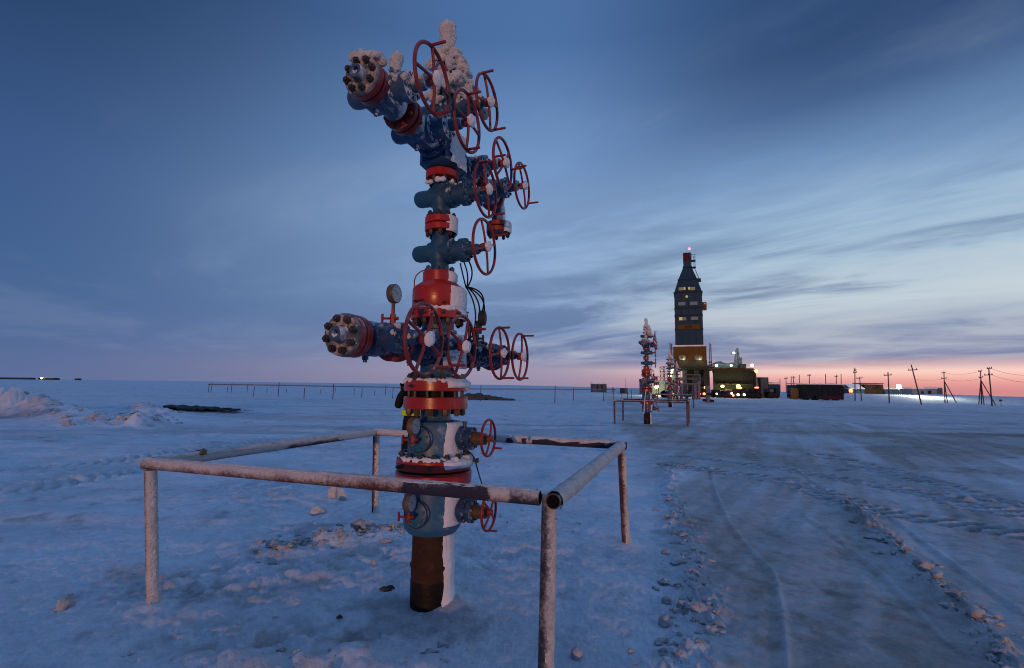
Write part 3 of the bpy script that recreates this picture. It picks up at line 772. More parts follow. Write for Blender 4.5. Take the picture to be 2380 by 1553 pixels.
def arm(z, sgn, outer_mat, frost, dd=0.0):
    mat = 'armf' if frost else 'arm'
    y1, y2 = sgn*.350, sgn*.850
    d = (0, sgn, 0)
    # flange against the block
    f = Shape().lathe((0, sgn*.158, z), d, [(0, .12), (.006, .128), (.034, .128), (.04, .12)], 44)
    ring_bolts(f, (0, sgn*.198, z), d, .108, 8, .017, .024, .39)
    f.build('flange', M['navy'], WELL)
    valve(mat, (0, y1, z), ARM if sgn < 0 else (R(-90), R(0), R(0))) if False else valve(mat, (0, y1, z), ARM)
    rm = M['red_frost']
    for a, t in ((.530, .045), (.590, .045)):
        f = Shape().lathe((0, sgn*a, z), d, [(0, .122), (.006, .130), (t-.006, .130), (t, .122)], 48)
        if a > .55: ring_bolts(f, (0, sgn*(a+t), z), d, .108, 8, .016, .022, .39, .006)
        else: ring_bolts(f, (0, sgn*a, z), (0, -sgn, 0), .108, 8, .016, .022, .39, .006)
        f.build('flange', rm, WELL)
    valve(mat, (0, y2, z), ARM)
    f = Shape().lathe((0, sgn*(1.025-dd), z), d, [(0, .116), (.006, .126), (.048, .126), (.054, .119)], 52).build('flange', rm, WELL)
    return f
def end_cap(z, sgn, dd):
    d = (0, sgn, 0); y = 1.088-dd
    f = Shape().lathe((0, sgn*y, z), d, [(0, .119), (.007, .127), (.042, .127), (.052, .121)], 56).build('flange', M['red_frost'], WELL)
    Shape().lathe((0, sgn*(y+.05), z), d, [(0, .1255), (.016, .123), (.022, .117)], 56).build('end_face', M['endcap'], f)
    Shape().lathe((0, sgn*(y-.008), z), d, [(0, .105), (.012, .105)], 40).build('gasket_ring', M['black'], f)
    bolts(f, 'end', .0235, .030, .012, M['bolt'], (0, sgn*(y+.068), z), d, .095, 8, .25)
    Shape().lathe((0, sgn*(y+.067), z), d, [(0, .060), (.010, .048), (.056, .045), (.060, .041), (.060, .0225), (.020, .022), (.019, .001)], 32).build('nipple', M['navy_frost'], f, True, 30)
    Shape().lathe((0, sgn*(y+.09), z), d, [(0, .0215), (.002, .0213)], 24).build('bore', M['pipe_hole'], f)
    s = Shape()
    for k in range(24):
        g = random.uniform(3.3, 6.1); r = random.uniform(.012, .019)
        s.ico((r*math.cos(g)*.8, sgn*(y+.118+random.uniform(-.012, .006)), z+r*math.sin(g)), .007, 1, .3)
    s.build('bore_snow', M['snow'], f)
    # crusted frost between the bolts
    rs = random.Random(int(z*100)); pts = []
    for k in range(46):
        g = rs.uniform(0, 6.283); r = rs.uniform(.06, .118)
        pts.append((r*math.cos(g), sgn*(y+.068), z+r*math.sin(g), rs.uniform(.006, .014)))
    lumps(pts, M['crust'], 'frost_crust', f, 2, .5, 0, .01, .005, 2)
    return f
arm(ZL, -1, None, False, .045); end_cap(ZL, -1, .045)
arm(ZL, 1, None, False)
Shape().lathe((0, 1.085, ZL), (0, 1, 0), [(0, .128), (.006, .135), (.05, .135), (.07, .11)], 48).build('flange', M['navy'], WELL)
wheel('f', (.388, -.850, ZL-.01), 25, (115, 295)); wheel('f', (.388, -.352, ZL-.015), 25, (25, 205))
wheel('a', (.388, .352, ZL-.015), -8, (-8, 172)); wheel('a', (.388, .850, ZL-.015), 10, (10, 190))

# drum
D = Shape().lathe((0, 0, 0), (0, 0, 1), [(2.186, .19), (2.190, .203), (2.196, .206), (2.335, .206), (2.352, .200), (2.395, .140), (2.40, .136)], 64).build('adapter_drum', M['red'], WELL)
f = disc((0, 0, 2.100), (0, 0, 1), .215, .072, M['red'], WELL)
Shape().lathe((0, 0, 2.165), (0, 0, 1), [(0, .192), (.024, .192)], 48).build('gasket_ring', M['black'], f)
bolts(f, 'drum', .024, .038, .012, M['bolt'], (0, 0, 2.100), (0, 0, -1), .178, 12, .1)
for k in range(10):
    s = Shape(); g = .35+k*.628; d = Vector((math.cos(g), math.sin(g), 0)); s.lathe(d*.20+Vector((0, 0, 2.14)), d, [(0, .016), (.03, .016), (.034, .01)], 6); s.build('plug', M['bolt'], D)
for g, zz in ((-1.95, 2.225), (3.0, 2.27), (-.9, 2.215), (.35, 2.165)):
    s = Shape(); d = Vector((math.cos(g), math.sin(g), 0)); s.lathe(d*.20+Vector((0, 0, zz)), d, [(0, .013), (.022, .013), (.024, .007), (.04, .007)], 8); s.build('plug', M['bolt'], D)
snow_patch(WELL, [(2.155, .20), (2.18, .197), (2.196, .207), (2.335, .206), (2.35, .20)], R(-40), R(48), .017, 21)
snow_patch(WELL, [(2.10, .215), (2.17, .216)], R(-18), R(52), .014, 22)
snow_patch(WELL, [(2.395, .14), (2.405, .131), (2.48, .130)], R(-34), R(55), .016, 23, na=44, nz=26)
snow_ring(2.182, .193, .208, 46, 9, a0=-1.75, a1=-.3, h=.006)
f = Shape().lathe((0, 0, 0), (0, 0, 1), [(2.398, .124), (2.404, .130), (2.478, .130), (2.486, .122)], 48).build('flange', M['red'], WELL)
bolts(f, 'cap', .021, .034, .008, M['blue'], (0, 0, 2.486), (0, 0, 1), .100, 8, .25)

# master valves
Z1, Z2 = 2.648, 3.108
valve('mast', (0, 0, Z1)); wheel('a', (.388, 0, Z1+.012), -20, (70,))
valve('mast', (0, 0, Z2)); wheel('a', (.388, 0, Z2+.01), -22, (-22, 158))
f = disc((0, 0, 2.812), (0, 0, 1), .127, .053, M['red'], WELL)
bolts(f, 'mst', .019, .034, .010, M['bolt'], (0, 0, 2.812), (0, 0, -1), .102, 8, .3)
f = disc((0, 0, 2.872), (0, 0, 1), .127, .056, M['red'], WELL)
Shape().lathe((0, 0, 2.862), (0, 0, 1), [(0, .10), (.012, .10)], 32).build('gasket_ring', M['black'], f)
bolts(f, 'mst', .019, .034, .010, M['bolt'], (0, 0, 2.928), (0, 0, 1), .102, 8, .3)
snow_patch(WELL, [(2.80, .126), (2.93, .128), (2.94, .10)], R(-40), R(70), .012, 31, na=40, nz=24)
f = disc((0, 0, 3.250), (0, 0, 1), .132, .062, M['red'], WELL)
bolts(f, 'mst', .019, .034, .010, M['bolt'], (0, 0, 3.250), (0, 0, -1), .106, 8, .1)
snow_ring(3.222, .085, .128, 16, 12, a0=-2.6, a1=.8, h=.02)

# upper cross
U = Shape().cbox((0, 0, ZU), (.30, .30, .34), .045).build('cross_block', M['navy'], WELL)
s = Shape()
gx = np.linspace(-.13, .13, 26); gzz = np.linspace(-.15, .15, 30)
YY, ZZ = np.meshgrid(gx, gzz, indexing='ij')
hh = np.minimum(np.minimum(YY+.13, .13-YY), np.minimum(ZZ+.15, .15-ZZ))/.04+.8*fbm(YY*18, ZZ*18, 4, 33)
hh = np.clip(hh, -1, 1); hh = np.where(hh > 0, np.sqrt(np.clip(hh, 0, 1))*.014, hh*.02)
fs = [(i*30+j, (i+1)*30+j, (i+1)*30+j+1, i*30+j+1) for i in range(25) for j in range(29)]
s.add(np.stack([.149+hh, YY, ZU+ZZ], -1).reshape(-1, 3).tolist(), fs).build('snow_plaster', M['snow'], WELL, True, 180)
arm(ZU, -1, None, True, .105); end_cap(ZU, -1, .105)
f0 = arm(ZU, 1, None, True)
wheel('f', (.388, -.850, ZU+.01), -5, (-5, 175)); wheel('f', (.388, -.352, ZU), 0, (0, 180))
wheel('f', (.388, .352, ZU), 40, (40, 220)); wheel('a', (.388, .850, ZU), -30, (-30, 150))
# rear elbow turning down
pts = [(0, 1.02, ZU)]
for k in range(9):
    a = k*math.pi/16; pts.append((0, 1.10+.12*math.sin(a), ZU-.12*(1-math.cos(a))))
pts.append((0, 1.22, 3.26))
Shape().tube(pts, .072, 24).build('elbow_pipe', M['navy_frost'], WELL)
f = disc((0, 1.22, 3.235), (0, 0, 1), .126, .05, M['red_frost'], WELL)
f = disc((0, 1.22, 3.178), (0, 0, 1), .126, .05, M['red_frost'], WELL)
bolts(f, 'elb', .02, .035, .010, M['bolt'], (0, 1.22, 3.178), (0, 0, -1), .10, 8, .2)
snow_patch(WELL, [(3.17, .127), (3.285, .128)], R(-40), R(70), .012, 36, na=40, nz=20).location = (0, 1.22, 0)
# swab valve on top and what stands above it
f = Shape().lathe((0, 0, 3.655), (0, 0, 1), [(0, .11), (.006, .125), (.04, .125), (.046, .11)], 40)
ring_bolts(f, (0, 0, 3.70), (0, 0, 1), .10, 8, .018, .025, .2); f.build('flange', M['navy_frost'], WELL)
valve('mast', (0, 0, 3.842)); wheel('f', (.388, 0, 3.842), -20, (-20, 160))
f = Shape().lathe((0, 0, 3.985), (0, 0, 1), [(0, .10), (.006, .115), (.045, .115), (.05, .07), (.12, .06), (.18, .085), (.24, .05), (.36, .022), (.52, .02)], 32).build('top_cap', M['red_frost'], WELL)
# rime on the top
pts = []
rs = random.Random(3)
for k in range(150):
    t = rs.random()
    z = 3.86+t*.50
    w = .175*(1-t)**.8+.075
    pts.append((rs.uniform(-.55, 1.25)*w, rs.uniform(-1, 1)*w*.9, z, rs.uniform(.020, .044)))
for k in range(16):
    t = k/15; pts.append((.03+rs.uniform(-.02, .02), rs.uniform(-.02, .02), 4.30+.26*t, .036+.016*math.sin(3.1*t)))
for k in range(10): pts.append((.012+rs.uniform(-.022, .022), rs.uniform(-.025, .025), 4.50+.10*rs.random(), .045))
lumps(pts, M['rime'], 'rime_column', WELL, 2, .5, 14, .012, .0055, 1)
# stub with a ball of rime on the outer valve, front arm
Shape().cyl((.07, -.80, ZU+.07), (.07, -.80, ZU+.20), .030, .028, 14).build('stub_pipe', M['navy_frost'], WELL)
pts = [(.07+rs.uniform(-.028, .028), -.80+rs.uniform(-.028, .028), ZU+.20+rs.uniform(-.02, .075), rs.uniform(.026, .042)) for k in range(18)]
lumps(pts, M['rime'], 'rime_knob', WELL, 2, .3, 12, .010, .0058)
# rime caking the bonnets and stems of the upper arm
def caked(y, z, n, seed, x0=.05, x1=.36, top=.06):
    rs = random.Random(seed); pts = []
    for k in range(n):
        x = rs.uniform(x0, x1); rad = .085 if x < .25 else .04
        g = rs.uniform(-.4, 1.9) if rs.random() < .8 else rs.uniform(-1.2, 3)
        pts.append((x, y+rad*math.cos(g)*(-1 if rs.random() < .6 else 1)*.9, z+abs(rad*math.sin(g)), rs.uniform(.012, .026)))
    lumps(pts, M['rime'], 'frost_cake', WELL, 2, .35, 4, .008, .0055, 2)
caked(-.85, ZU, 46, 5); caked(0, 3.842, 50, 6, .0); caked(.352, ZU, 30, 7); caked(.85, ZU, 24, 8)
caked(0, Z2, 10, 9, .05, .34); caked(-.85, ZL, 8, 10); caked(.352, ZL, 12, 13); caked(-.352, ZL, 9, 14)
# snow piled on the outer cap of the upper arm
pts = [(rs.uniform(-.09, .10), -1.01+rs.uniform(-.05, .04), ZU+.118+rs.uniform(-.015, .03), rs.uniform(.018, .034)) for k in range(26)]
lumps(pts, M['rime'], 'frost_cake', WELL, 2, .35, 3, .012, .008)
# data sheets
def text(body, size, loc, rot, parent, mat, name='printed_text'):
    cu = bpy.data.curves.new(name, 'FONT'); cu.body = body; cu.size = size; cu.align_x = 'LEFT'; cu.extrude = .0003; cu.offset = size*.012
    cu.materials.append(mat)
    t = bpy.data.objects.new(name, cu); COL.objects.link(t); bpy.context.view_layer.update()
    me = bpy.data.meshes.new_from_object(t, depsgraph=bpy.context.evaluated_depsgraph_get())
    bpy.data.objects.remove(t); bpy.data.curves.remove(cu)
    if not me.materials: me.materials.append(mat)
    return link(name, me, parent, loc, rot)
SHR = Matrix.Rotation(R(-24), 3, 'Z')
def sheet(cx, cy, z, w, h, lines):
    rz = R(-20)
    rot = Matrix.Rotation(rz, 3, 'Z')
    s = Shape(); n = 10; vs = []; fs = []
    for i in range(n+1):
        t = i/n-.5
        for k, zz in enumerate((-h/2, 0, h/2)):
            p = rot @ Vector((.006*math.cos(t*5)+(.006 if k == 0 else 0), t*w, zz)); vs.append(Vector((cx, cy, z))+p)
    for i in range(n):
        for k in range(2): fs.append((i*3+k, (i+1)*3+k, (i+1)*3+k+1, i*3+k+1))
    s.add(vs, fs); o = s.build('data_sheet', M['sheet'], WELL)
    m = o.modifiers.new('thickness', 'SOLIDIFY'); m.thickness = .0016; m.offset = -1
    for (ty, tz, size, body, ink) in lines:
        p = Vector((cx, cy, z))+rot @ Vector((.0145, (ty-.5)*w, (tz-.5)*h))
        text(body, size, p, (R(90), 0, R(90)+rz), o, M[ink])
    return o
sheet(.190, -.075, 1.935, .235, .088, [(.06, .70, .016, 'ГАЗ', 'ink_blue'), (.40, .72, .010, 'куст № 2', 'ink_blue'), (.22, .06, .026, 'СКВ. №', 'ink')])
sheet(.198, -.075, 1.79, .24, .148, [(.34, .82, .013, 'КУСТ № 2', 'ink_blue'), (.10, .52, .020, 'ПРОИ ВР', 'ink'), (.56, .66, .010, 'начало работ', 'ink_blue'), (.56, .54, .009, 'наименование', 'ink_blue'), (.56, .34, .017, '02.08.201', 'ink'), (.56, .14, .017, '01.01.201', 'ink')])
# cables behind the drum
def sag(p, q, bow, n=14):
    p, q, bow = Vector(p), Vector(q), Vector(bow)
    return [p.lerp(q, t/n)+bow*(4*(t/n)*(1-t/n)) for t in range(n+1)]
for k, (p, q, bow) in enumerate((((.13, .17, 2.60), (.17, .15, 2.38), (.01, .02, 0)), ((.18, .16, 2.60), (.175, .15, 2.385), (.03, .01, 0)), ((.09, .18, 2.60), (.165, .15, 2.38), (-.01, .02, 0)),
                                 ((.17, .15, 2.39), (.24, .20, 2.06), (.055, .02, .02)), ((.175, .15, 2.385), (.26, .20, 2.07), (.085, .02, .03)), ((.165, .16, 2.38), (.22, .20, 2.04), (.03, .02, .01)),
                                 ((.18, .15, 2.385), (.27, .18, 2.12), (.075, .02, .05)),
                                 ((.23, .20, 2.06), (.17, .14, 1.93), (.03, 0, -.04)), ((.24, .20, 2.05), (.14, .15, 1.97), (.0, 0, -.045)), ((.25, .19, 2.04), (.20, .16, 1.90), (.03, .02, -.02)))):
    Shape().tube(sag(p, q, bow), .0062, 8).build('cable', M['black'], WELL)
jb = Shape().lathe((.265, .20, 2.135), (1, .2, 0), [(0, .055), (.006, .062), (.045, .062), (.05, .055)], 28).box((.262, .20, 2.06), (.03, .05, .10)).build('junction_box', M['steel'], WELL)
s = Shape().cyl((.20, .16, 2.10), (.20, .16, 1.93), .013, None, 10).cyl((.26, .16, 1.965), (.31, .17, 1.965), .010, None, 8).box((.315, .17, 1.965), (.012, .016, .055)).cyl((.26, .16, 2.04), (.26, .16, 1.90), .018, None, 10)
s.build('tap_pipe', M['bolt'], WELL)
Shape().tube(sag((-.10, -.03, 2.51), (-.19, -.05, 2.35), (-.045, 0, .03)), .005, 8).build('control_line', M['red_frost'], WELL)
gp = ground_pt(1140, 1146); dx, dy = gp.x-TX, gp.y-TY; cT, sT = math.cos(TH), math.sin(TH)
lx, ly = dx*cT-dy*sT, dx*sT+dy*cT
Shape().tube(sag((.21, .05, 1.13), (.30, .10, 1.02), (.02, 0, .0))+sag((.30, .10, 1.02), (lx, ly, gz(gp.x, gp.y)), (0, 0, -.10))[1:], .0055, 8).build('ground_cable', M['steel'], WELL)

# ------------------------------------------------------------------ guard rail
def guard(corners, name_label, cat='guard rail', lumpy=True, zfun=None, feet=None):
    """corners FL, RL, RR, FR; pipe posts with pipe rails welded on top"""
    FL, RL, RR, FR = [Vector((*c, 0)) for c in corners]
    c0 = (FL+RL+RR+FR)/4
    root = empty('guard_rail', (c0.x, c0.y, 0))
    tag(root, name_label, cat, 'pipe guard rails round the wellheads')
    r = .040; h = 1.0
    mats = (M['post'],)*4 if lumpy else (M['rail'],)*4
    for kk, (p, mm) in enumerate(zip((FL, RL, RR, FR), mats)):
        q = p-c0; zg = gz(p.x, p.y) if zfun is None else zfun
        top = Vector((q.x, q.y, h-r-.002 if kk != 3 else h+.025)); bo = Vector((*feet[kk], 0))-p if feet else Vector((0, 0, 0))
        base = Vector((q.x+bo.x, q.y+bo.y, zg)); dn = (top-base)/(top.z-base.z)
        o = Shape().lathe(base-dn*.2, dn, [(0, r), ((top-base+dn*.2).length, r)], 24).build('post', mm, root)
        if lumpy:
            n = snow_patch(root, [(-.03, r*2.0), (.03, r*1.3), (.10, r), (h-.10-zg, r)], R(-100), R(56), .007, int(20+abs(p.x*7)), 'snow_plaster', M['rime'], na=64, nz=560, rag=.50, fr=55)
            n.location = base; n.rotation_mode = 'QUATERNION'; n.rotation_quaternion = Vector((0, 0, 1)).rotation_difference(dn); n.parent = o
    z = Vector((0, 0, h))
    e = (FR-FL).normalized(); g = (RL-FL).normalized()
    def rail(p, q, mat, open_end=False):
        d = (q-p).normalized(); L = (q-p).length
        s = Shape().lathe(p-c0+z, d, [(0, r), (L, r)], 28)
        o = s.build('rail', mat, root, True, 30)
        for pp, dd in ((p, -d), (q, d)):
            Shape().lathe(pp-c0+z+dd*.0005, dd, [(0, r*.86), (.0015, r*.86)], 24).build('pipe_bore', M['pipe_hole'], o)
        return o
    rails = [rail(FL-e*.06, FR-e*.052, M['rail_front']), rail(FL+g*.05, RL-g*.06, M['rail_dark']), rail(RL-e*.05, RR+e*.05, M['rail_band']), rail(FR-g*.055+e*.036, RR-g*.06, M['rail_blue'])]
    return root, rails, c0
MAINC = [(-2.60, 3.60), (-1.66, 6.10), (1.13, 5.05), (.21, 2.665)]
pq = at(1268, 1545, 2.665); tf = 1.0-pq.z; fx = .21+(pq.x-.21)/tf
FEET = [tuple(ground_pt(354, 1403).xy), tuple(ground_pt(871, 1196).xy), tuple(ground_pt(1454, 1268).xy), (fx, 2.665)]
GR, GRR, GC = guard(MAINC, 'large frosted pipe guard rail around the closest wellhead, in the foreground', feet=FEET)
# crusts of snow along the tops of the rails
def rail_snow(p, q, seed, amp, parent, r=.040, a0=-10, a1=190, gaps=.15, name='rail_snow', z=1.0):
    p = Vector(p); q = Vector(q); d = (q-p).normalized(); L = (q-p).length; up = Vector((0, 0, 1)); s_ = d.cross(up)
    n = int(L/.02); m = 18; vs = []; fs = []
    tt = np.linspace(0, L, n); gg = np.radians(np.linspace(a0, a1, m))
    T, G = np.meshgrid(tt, gg, indexing='ij')
    e = np.minimum(G-gg[0], gg[-1]-G)/.5
    hgt = np.clip(e-.35+.6*fbm(T*5, G*1.2+seed, 4, seed, .6)+.5*vnoise(T*1.2, T*0+seed, seed+3)-gaps, -1, 1)
    hgt = np.where(hgt > 0, np.sqrt(np.clip(hgt, 0, 1))*amp, hgt*.01)*(1+.4*fbm(T*40, G*3, 2, seed+5))
    for i in range(n):
        for j in range(m):
            rr = r+hgt[i, j]-.0005
            vs.append(p+d*tt[i]+s_*(math.cos(gg[j])*rr)+up*(math.sin(gg[j])*rr))
    for i in range(n-1):
        for j in range(m-1): fs.append((i*m+j, (i+1)*m+j, (i+1)*m+j+1, i*m+j+1))
    return Shape().add(vs, fs).build(name, M['rime'], parent, True, 180)
cs = [Vector((*c, 1.0))-Vector((GC.x, GC.y, 0)) for c in MAINC]
ev = (cs[3]-cs[0]).normalized()
rail_snow(cs[0]-ev*.05, cs[3]-ev*.07, 3, .006, GRR[0], a0=40, a1=150, gaps=.25)
rail_snow(cs[0], cs[1], 5, .010, GRR[1], a0=-10, a1=150, gaps=.25)
rail_snow(cs[1], cs[2], 7, .008, GRR[2], a0=0, a1=140, gaps=.85)
rail_snow(cs[3]+ev*.036-(cs[2]-cs[3]).normalized()*.04, cs[2], 9, .010, GRR[3], a0=-60, a1=190, gaps=-.25)
# clump stuck on the left rail
p = Vector((-2.60, 3.60, 1.040)).lerp(Vector((-1.66, 6.10, 1.040)), .125)
s = Shape()
for k in range(7): s.ico((random.uniform(-.07, .07), random.uniform(-.03, .03), random.uniform(.0, .03)), random.uniform(.012, .026), 2, .5, (1.3, 1, .9))
s.tube([(-.10, 0, .02), (-.04, .01, .035), (.0, 0, .02)], .008, 6)
tag(s.build('frozen_rag', m_plain('frozen rag cloth', (.16, .10, .06), .9, (.08, .09, .05), 30, .3), None, loc=p+Vector((.055, .02, -.022))), 'small brown frozen rag lying on the left rail of the big guard', 'rag')

# ------------------------------------------------------------------ other wells of the row
def second_guard(well_xy, off, label):
    dx = well_xy[0]-TX+off[0]; dy = well_xy[1]-TY+off[1]
    zg = gz(well_xy[0], well_xy[1])
    c = [(a+dx, b+dy) for a, b in MAINC]
    root, rails, c0 = guard(c, label, lumpy=False, zfun=0.0)
    root.location.z = zg
    return root
W2, W3, W4 = (5.93, 21.4), (12.85, 39.6), (19.6, 57.8)
SK = ('data_sheet', 'print_band', 'gap_stud_ring', 'printed_text', 'ground_cable', 'snow_ring', 'bore_snow', 'bore')
for xy, lab, skip in ((W2, 'second wellhead valve tree, standing in its own low guard rail before the drilling tower', SK),
                      (W3, 'third wellhead valve tree, smaller and frosted, just left of the drilling tower', SK+('bolt', 'stud', 'pointer', 'plug', 'outlet_bolt_ring', 'cable')),
                      (W4, 'fourth wellhead valve tree, farthest one, dark against the drilling tower base', SK+('bolt', 'stud', 'pointer', 'plug', 'outlet_bolt_ring', 'cable', 'dial', 'grip'))):
    w = copy_tree(WELL, None, skip); w.location = (xy[0], xy[1], gz(*xy)); tag(w, lab)
second_guard(W2, (.55, 0), 'low pipe guard rail around the second wellhead, with dark thin posts')
second_guard(W3, (.5, -.4), 'distant pipe guard rail around the third wellhead')
# white cable hanging in front of the second well
g2 = gz(*W2)
Shape()
p0 = at(1501, 905, 21.0); p1 = at(1496, 962, 20.3)
tag(Shape().tube(sag(p0, p1, (-.02, 0, -.03)), .018, 6).build('white_hose', M['snow']), 'thin white frosted hose hanging down the front of the second wellhead', 'hose')

# ------------------------------------------------------------------ clods and chunks of snow
def scatter_clods():
    s = Shape(); rs = random.Random(11)
    def put(x, y, r, sq=.75):
        s.ico((x, y, gz(x, y)+r*rs.uniform(-.25, .25)), r, 1 if r < .02 else 2, .75, (rs.uniform(.7, 1.7), rs.uniform(.7, 1.3), rs.uniform(.4, .9)), rs.randrange(9999))
    for P, n, w in ((WIND1, 360, .10), (WIND2, 240, .085)):
        for k in range(n):
            i = rs.randrange(len(P)-1); t = rs.random(); p = P[i]*(1-t)+P[i+1]*t
            x = p[0]+rs.gauss(0, w); y = p[1]+rs.gauss(0, w)
            if math.hypot(x, y) < 1.2 or math.hypot(x, y) > 9: continue
            put(x, y, .006+.032*rs.random()**3.2)
    for k in range(150):      # broken crust near the rear post
        t = rs.random(); x = -2.35+1.15*t+rs.gauss(0, .16); y = 4.75+.75*t+rs.gauss(0, .16)
        put(x, y, .010+.045*rs.random()**2.2)
    for k in range(110):
        x = rs.uniform(-3.2, 1.4); y = rs.uniform(1.7, 6.5); put(x, y, .005+.018*rs.random()**3)
    for k in range(70):
        x = rs.uniform(-1.5, .1); y = rs.uniform(2.0, 3.2); put(x, y, .006+.02*rs.random()**2)
    for k in range(26):
        x = rs.uniform(.3, 4.5); y = rs.uniform(1.8, 7); put(x, y, .005+.014*rs.random()**2.5)
    for k in range(150):      # berm, far left
        p = BERM[rs.randrange(len(BERM)-1)]; x = p[0]+rs.gauss(0, .6); y = p[1]+rs.gauss(0, .6)
        put(x, y, .03+.09*rs.random()**2)
    o = s.build('snow_clods', M['clod'], None, True, 35); o['kind'] = 'stuff'
scatter_clods()
def chunk(u, v, r, label, sc=(1, 1, .8), rot=0.0, mat='clod', slab=False):
    p = ground_pt(u, v); z = gz(p.x, p.y)
    s = Shape()
    s.ico((0, 0, r*sc[2]*.55), r, 3, .42, sc, int(u*7+v))
    o = s.build('snow_chunk', M[mat], None, True, 180, loc=(p.x, p.y, z), rot=(0, rot, random.uniform(0, 3)))
    tag(o, label, 'snow chunk', 'loose chunks of snow lying on the ground')
chunk(775, 1160, .085, 'upright pale slab of crusted snow left of the rear post', (.75, .4, 1.35), .2, 'rime')
chunk(800, 1163, .085, 'leaning slab of snow crust right beside the rear post', (.55, .45, 1.3), .6, 'rime')
chunk(740, 1190, .08, 'broad lump of broken crust in front of the two slabs', (1.2, .9, .7), 0, 'rime')
chunk(1342, 1528, .030, 'round grey lump right of the front post at the picture bottom', (1, 1, .95))
chunk(1465, 1516, .016, 'small round pebble-like snow lump left of the clod windrow', (1, 1, .9))
chunk(1550, 1402, .030, 'brownish round lump by the left side of the road windrow', (1, 1, .9))
chunk(1545, 1452, .040, 'largest pale clod at the left foot of the road windrow', (1.1, .9, .95))
chunk(2140, 1322, .055, 'largest tan clod on the far right windrow, upper end', (1.1, 1, .95))
chunk(2178, 1356, .042, 'flat tan clod below the largest one on the right windrow', (1.3, 1, .6))
chunk(2268, 1440, .045, 'tan clod at the lower end of the right windrow', (1.1, 1, .8))
chunk(1268, 1235, .05, 'flat snow patch standing up inside the guard rail right of the casing', (1.7, 1.1, .5), 0, 'rime')
chunk(150, 1412, .055, 'pale snow lump standing alone left of the front left post', (.8, .6, 1.1))
chunk(868, 1318, .03, 'small peaked lump of snow below the front rail', (.8, .7, 1.1))
p = ground_pt(900, 1372); o = Shape().ico((0, 0, .002), .034, 3, .5, (1.3, .9, .6), 4).build('oily_stone', M['rock'], None, True, 180, loc=(p.x, p.y, gz(p.x, p.y)))
tag(o, 'dark oily stone half buried left of the casing foot', 'stone')
p = ground_pt(1168, 1420); 
o = Shape().ico((0, 0, .008), .016, 2, .5, (1.1, .9, .8), 9).build('small_stone', M['rock'], None, True, 180, loc=ground_pt(790, 1438)+Vector((0, 0, .005)))
tag(o, 'small greenish stone on the snow left of the casing', 'stone')
# dark heap of frozen soil in the plain
def heap(u0, u1, v0, v1, Y, name, label, n=40, hgt=1.0, mat='rock'):
    a = at(u0, v1, Y); b = at(u1, v1, Y); s = Shape(); rs = random.Random(int(u0))
    w = b.x-a.x
    for k in range(n):
        t = rs.random()**1.15*(1 if hgt > .5 else .92); r = rs.uniform(.25, .5)*hgt*(1.15-t*(.8 if hgt > .5 else .95))
        s.ico((t*w, max(-.8, min(.8, rs.gauss(0, .45))), rs.uniform(-.1, .5)*hgt*(1-t)*1.2), r, 2, .4, (1.7, 1, .7 if hgt > .5 else .5), rs.randrange(9999))
    o = s.build(name, M[mat], None, True, 180, loc=(a.x, Y, gz(a.x, Y)))
    m = o.modifiers.new('merge', 'REMESH'); m.mode = 'VOXEL'; m.voxel_size = .06; m.use_smooth_shade = True
    tag(o, label, 'soil heap')
heap(1088, 1195, 908, 920, 52, 'soil_heap', 'dark heap of frozen soil on the plain right of the closest wellhead', 90, .80)
heap(398, 600, 948, 962, 26.5, 'soil_mound', 'low dark strip of turned soil on the snow at the left', 260, .36)

# ------------------------------------------------------------------ person behind the well
def skin_body(pts, edges, mat, name, parent=None, loc=None, sub=2):
    me = bpy.data.meshes.new(name); me.from_pydata([p[:3] for p in pts], edges, []); me.materials.append(mat)
    o = link(name, me, parent, loc)
    m = o.modifiers.new('skin', 'SKIN'); m.use_smooth_shade = True
    if not me.skin_vertices: me.skin_vertices.new()
    for v, p in zip(me.skin_vertices[0].data, pts): v.radius = (p[3], p[4] if len(p) > 4 else p[3])
    me.skin_vertices[0].data[0].use_root = True
    s = o.modifiers.new('sub', 'SUBSURF'); s.levels = s.render_levels = sub
    return o
px, py = -1.66, 8.4; pg = gz(px, py)
PB = [(0, 0, .95, .16, .13), (0, 0, 1.10, .165, .13), (0, .01, 1.28, .18, .135), (0, .01, 1.42, .15, .11), (0, .0, 1.50, .07, .07), (0, -.02, 1.56, .075, .075),
      (-.10, 0, .88, .11, .11), (-.115, 0, .50, .080, .085), (-.12, .02, .12, .060, .065), (-.125, -.10, .05, .05, .045), (-.125, -.18, .04, .042, .03),
      (.10, 0, .88, .11, .11), (.115, 0, .50, .080, .085), (.12, .02, .12, .060, .065), (.125, -.10, .05, .05, .045), (.125, -.18, .04, .042, .03),
      (-.20, .01, 1.43, .085, .085), (-.275, -.03, 1.22, .068, .068), (-.20, -.24, 1.40, .052, .052), (-.13, -.30, 1.50, .042, .042),
      (.20, .01, 1.43, .085, .085), (.27, -.03, 1.22, .066, .066), (.16, -.24, 1.38, .052, .052), (.08, -.30, 1.50, .042, .042)]
PE = [(0, 1), (1, 2), (2, 3), (3, 4), (4, 5), (0, 6), (6, 7), (7, 8), (8, 9), (9, 10), (0, 11), (11, 12), (12, 13), (13, 14), (14, 15), (3, 16), (16, 17), (17, 18), (18, 19), (3, 20), (20, 21), (21, 22), (22, 23)]
PR = empty('person', (px, py, pg), 0)
tag(PR, 'person in dark winter clothes with a bright yellow band, half hidden behind the closest wellhead', 'person')
skin_body(PB, PE, M['cloth'], 'body', PR)
hd = Shape().ico((0, -.03, 1.66), .105, 3, .0, (.78, .95, 1.12)); hd.ico((0, -.135, 1.645), .018, 2, 0, (.8, 1, 1.3)); hd.build('head', M['skin'], PR, True, 180)
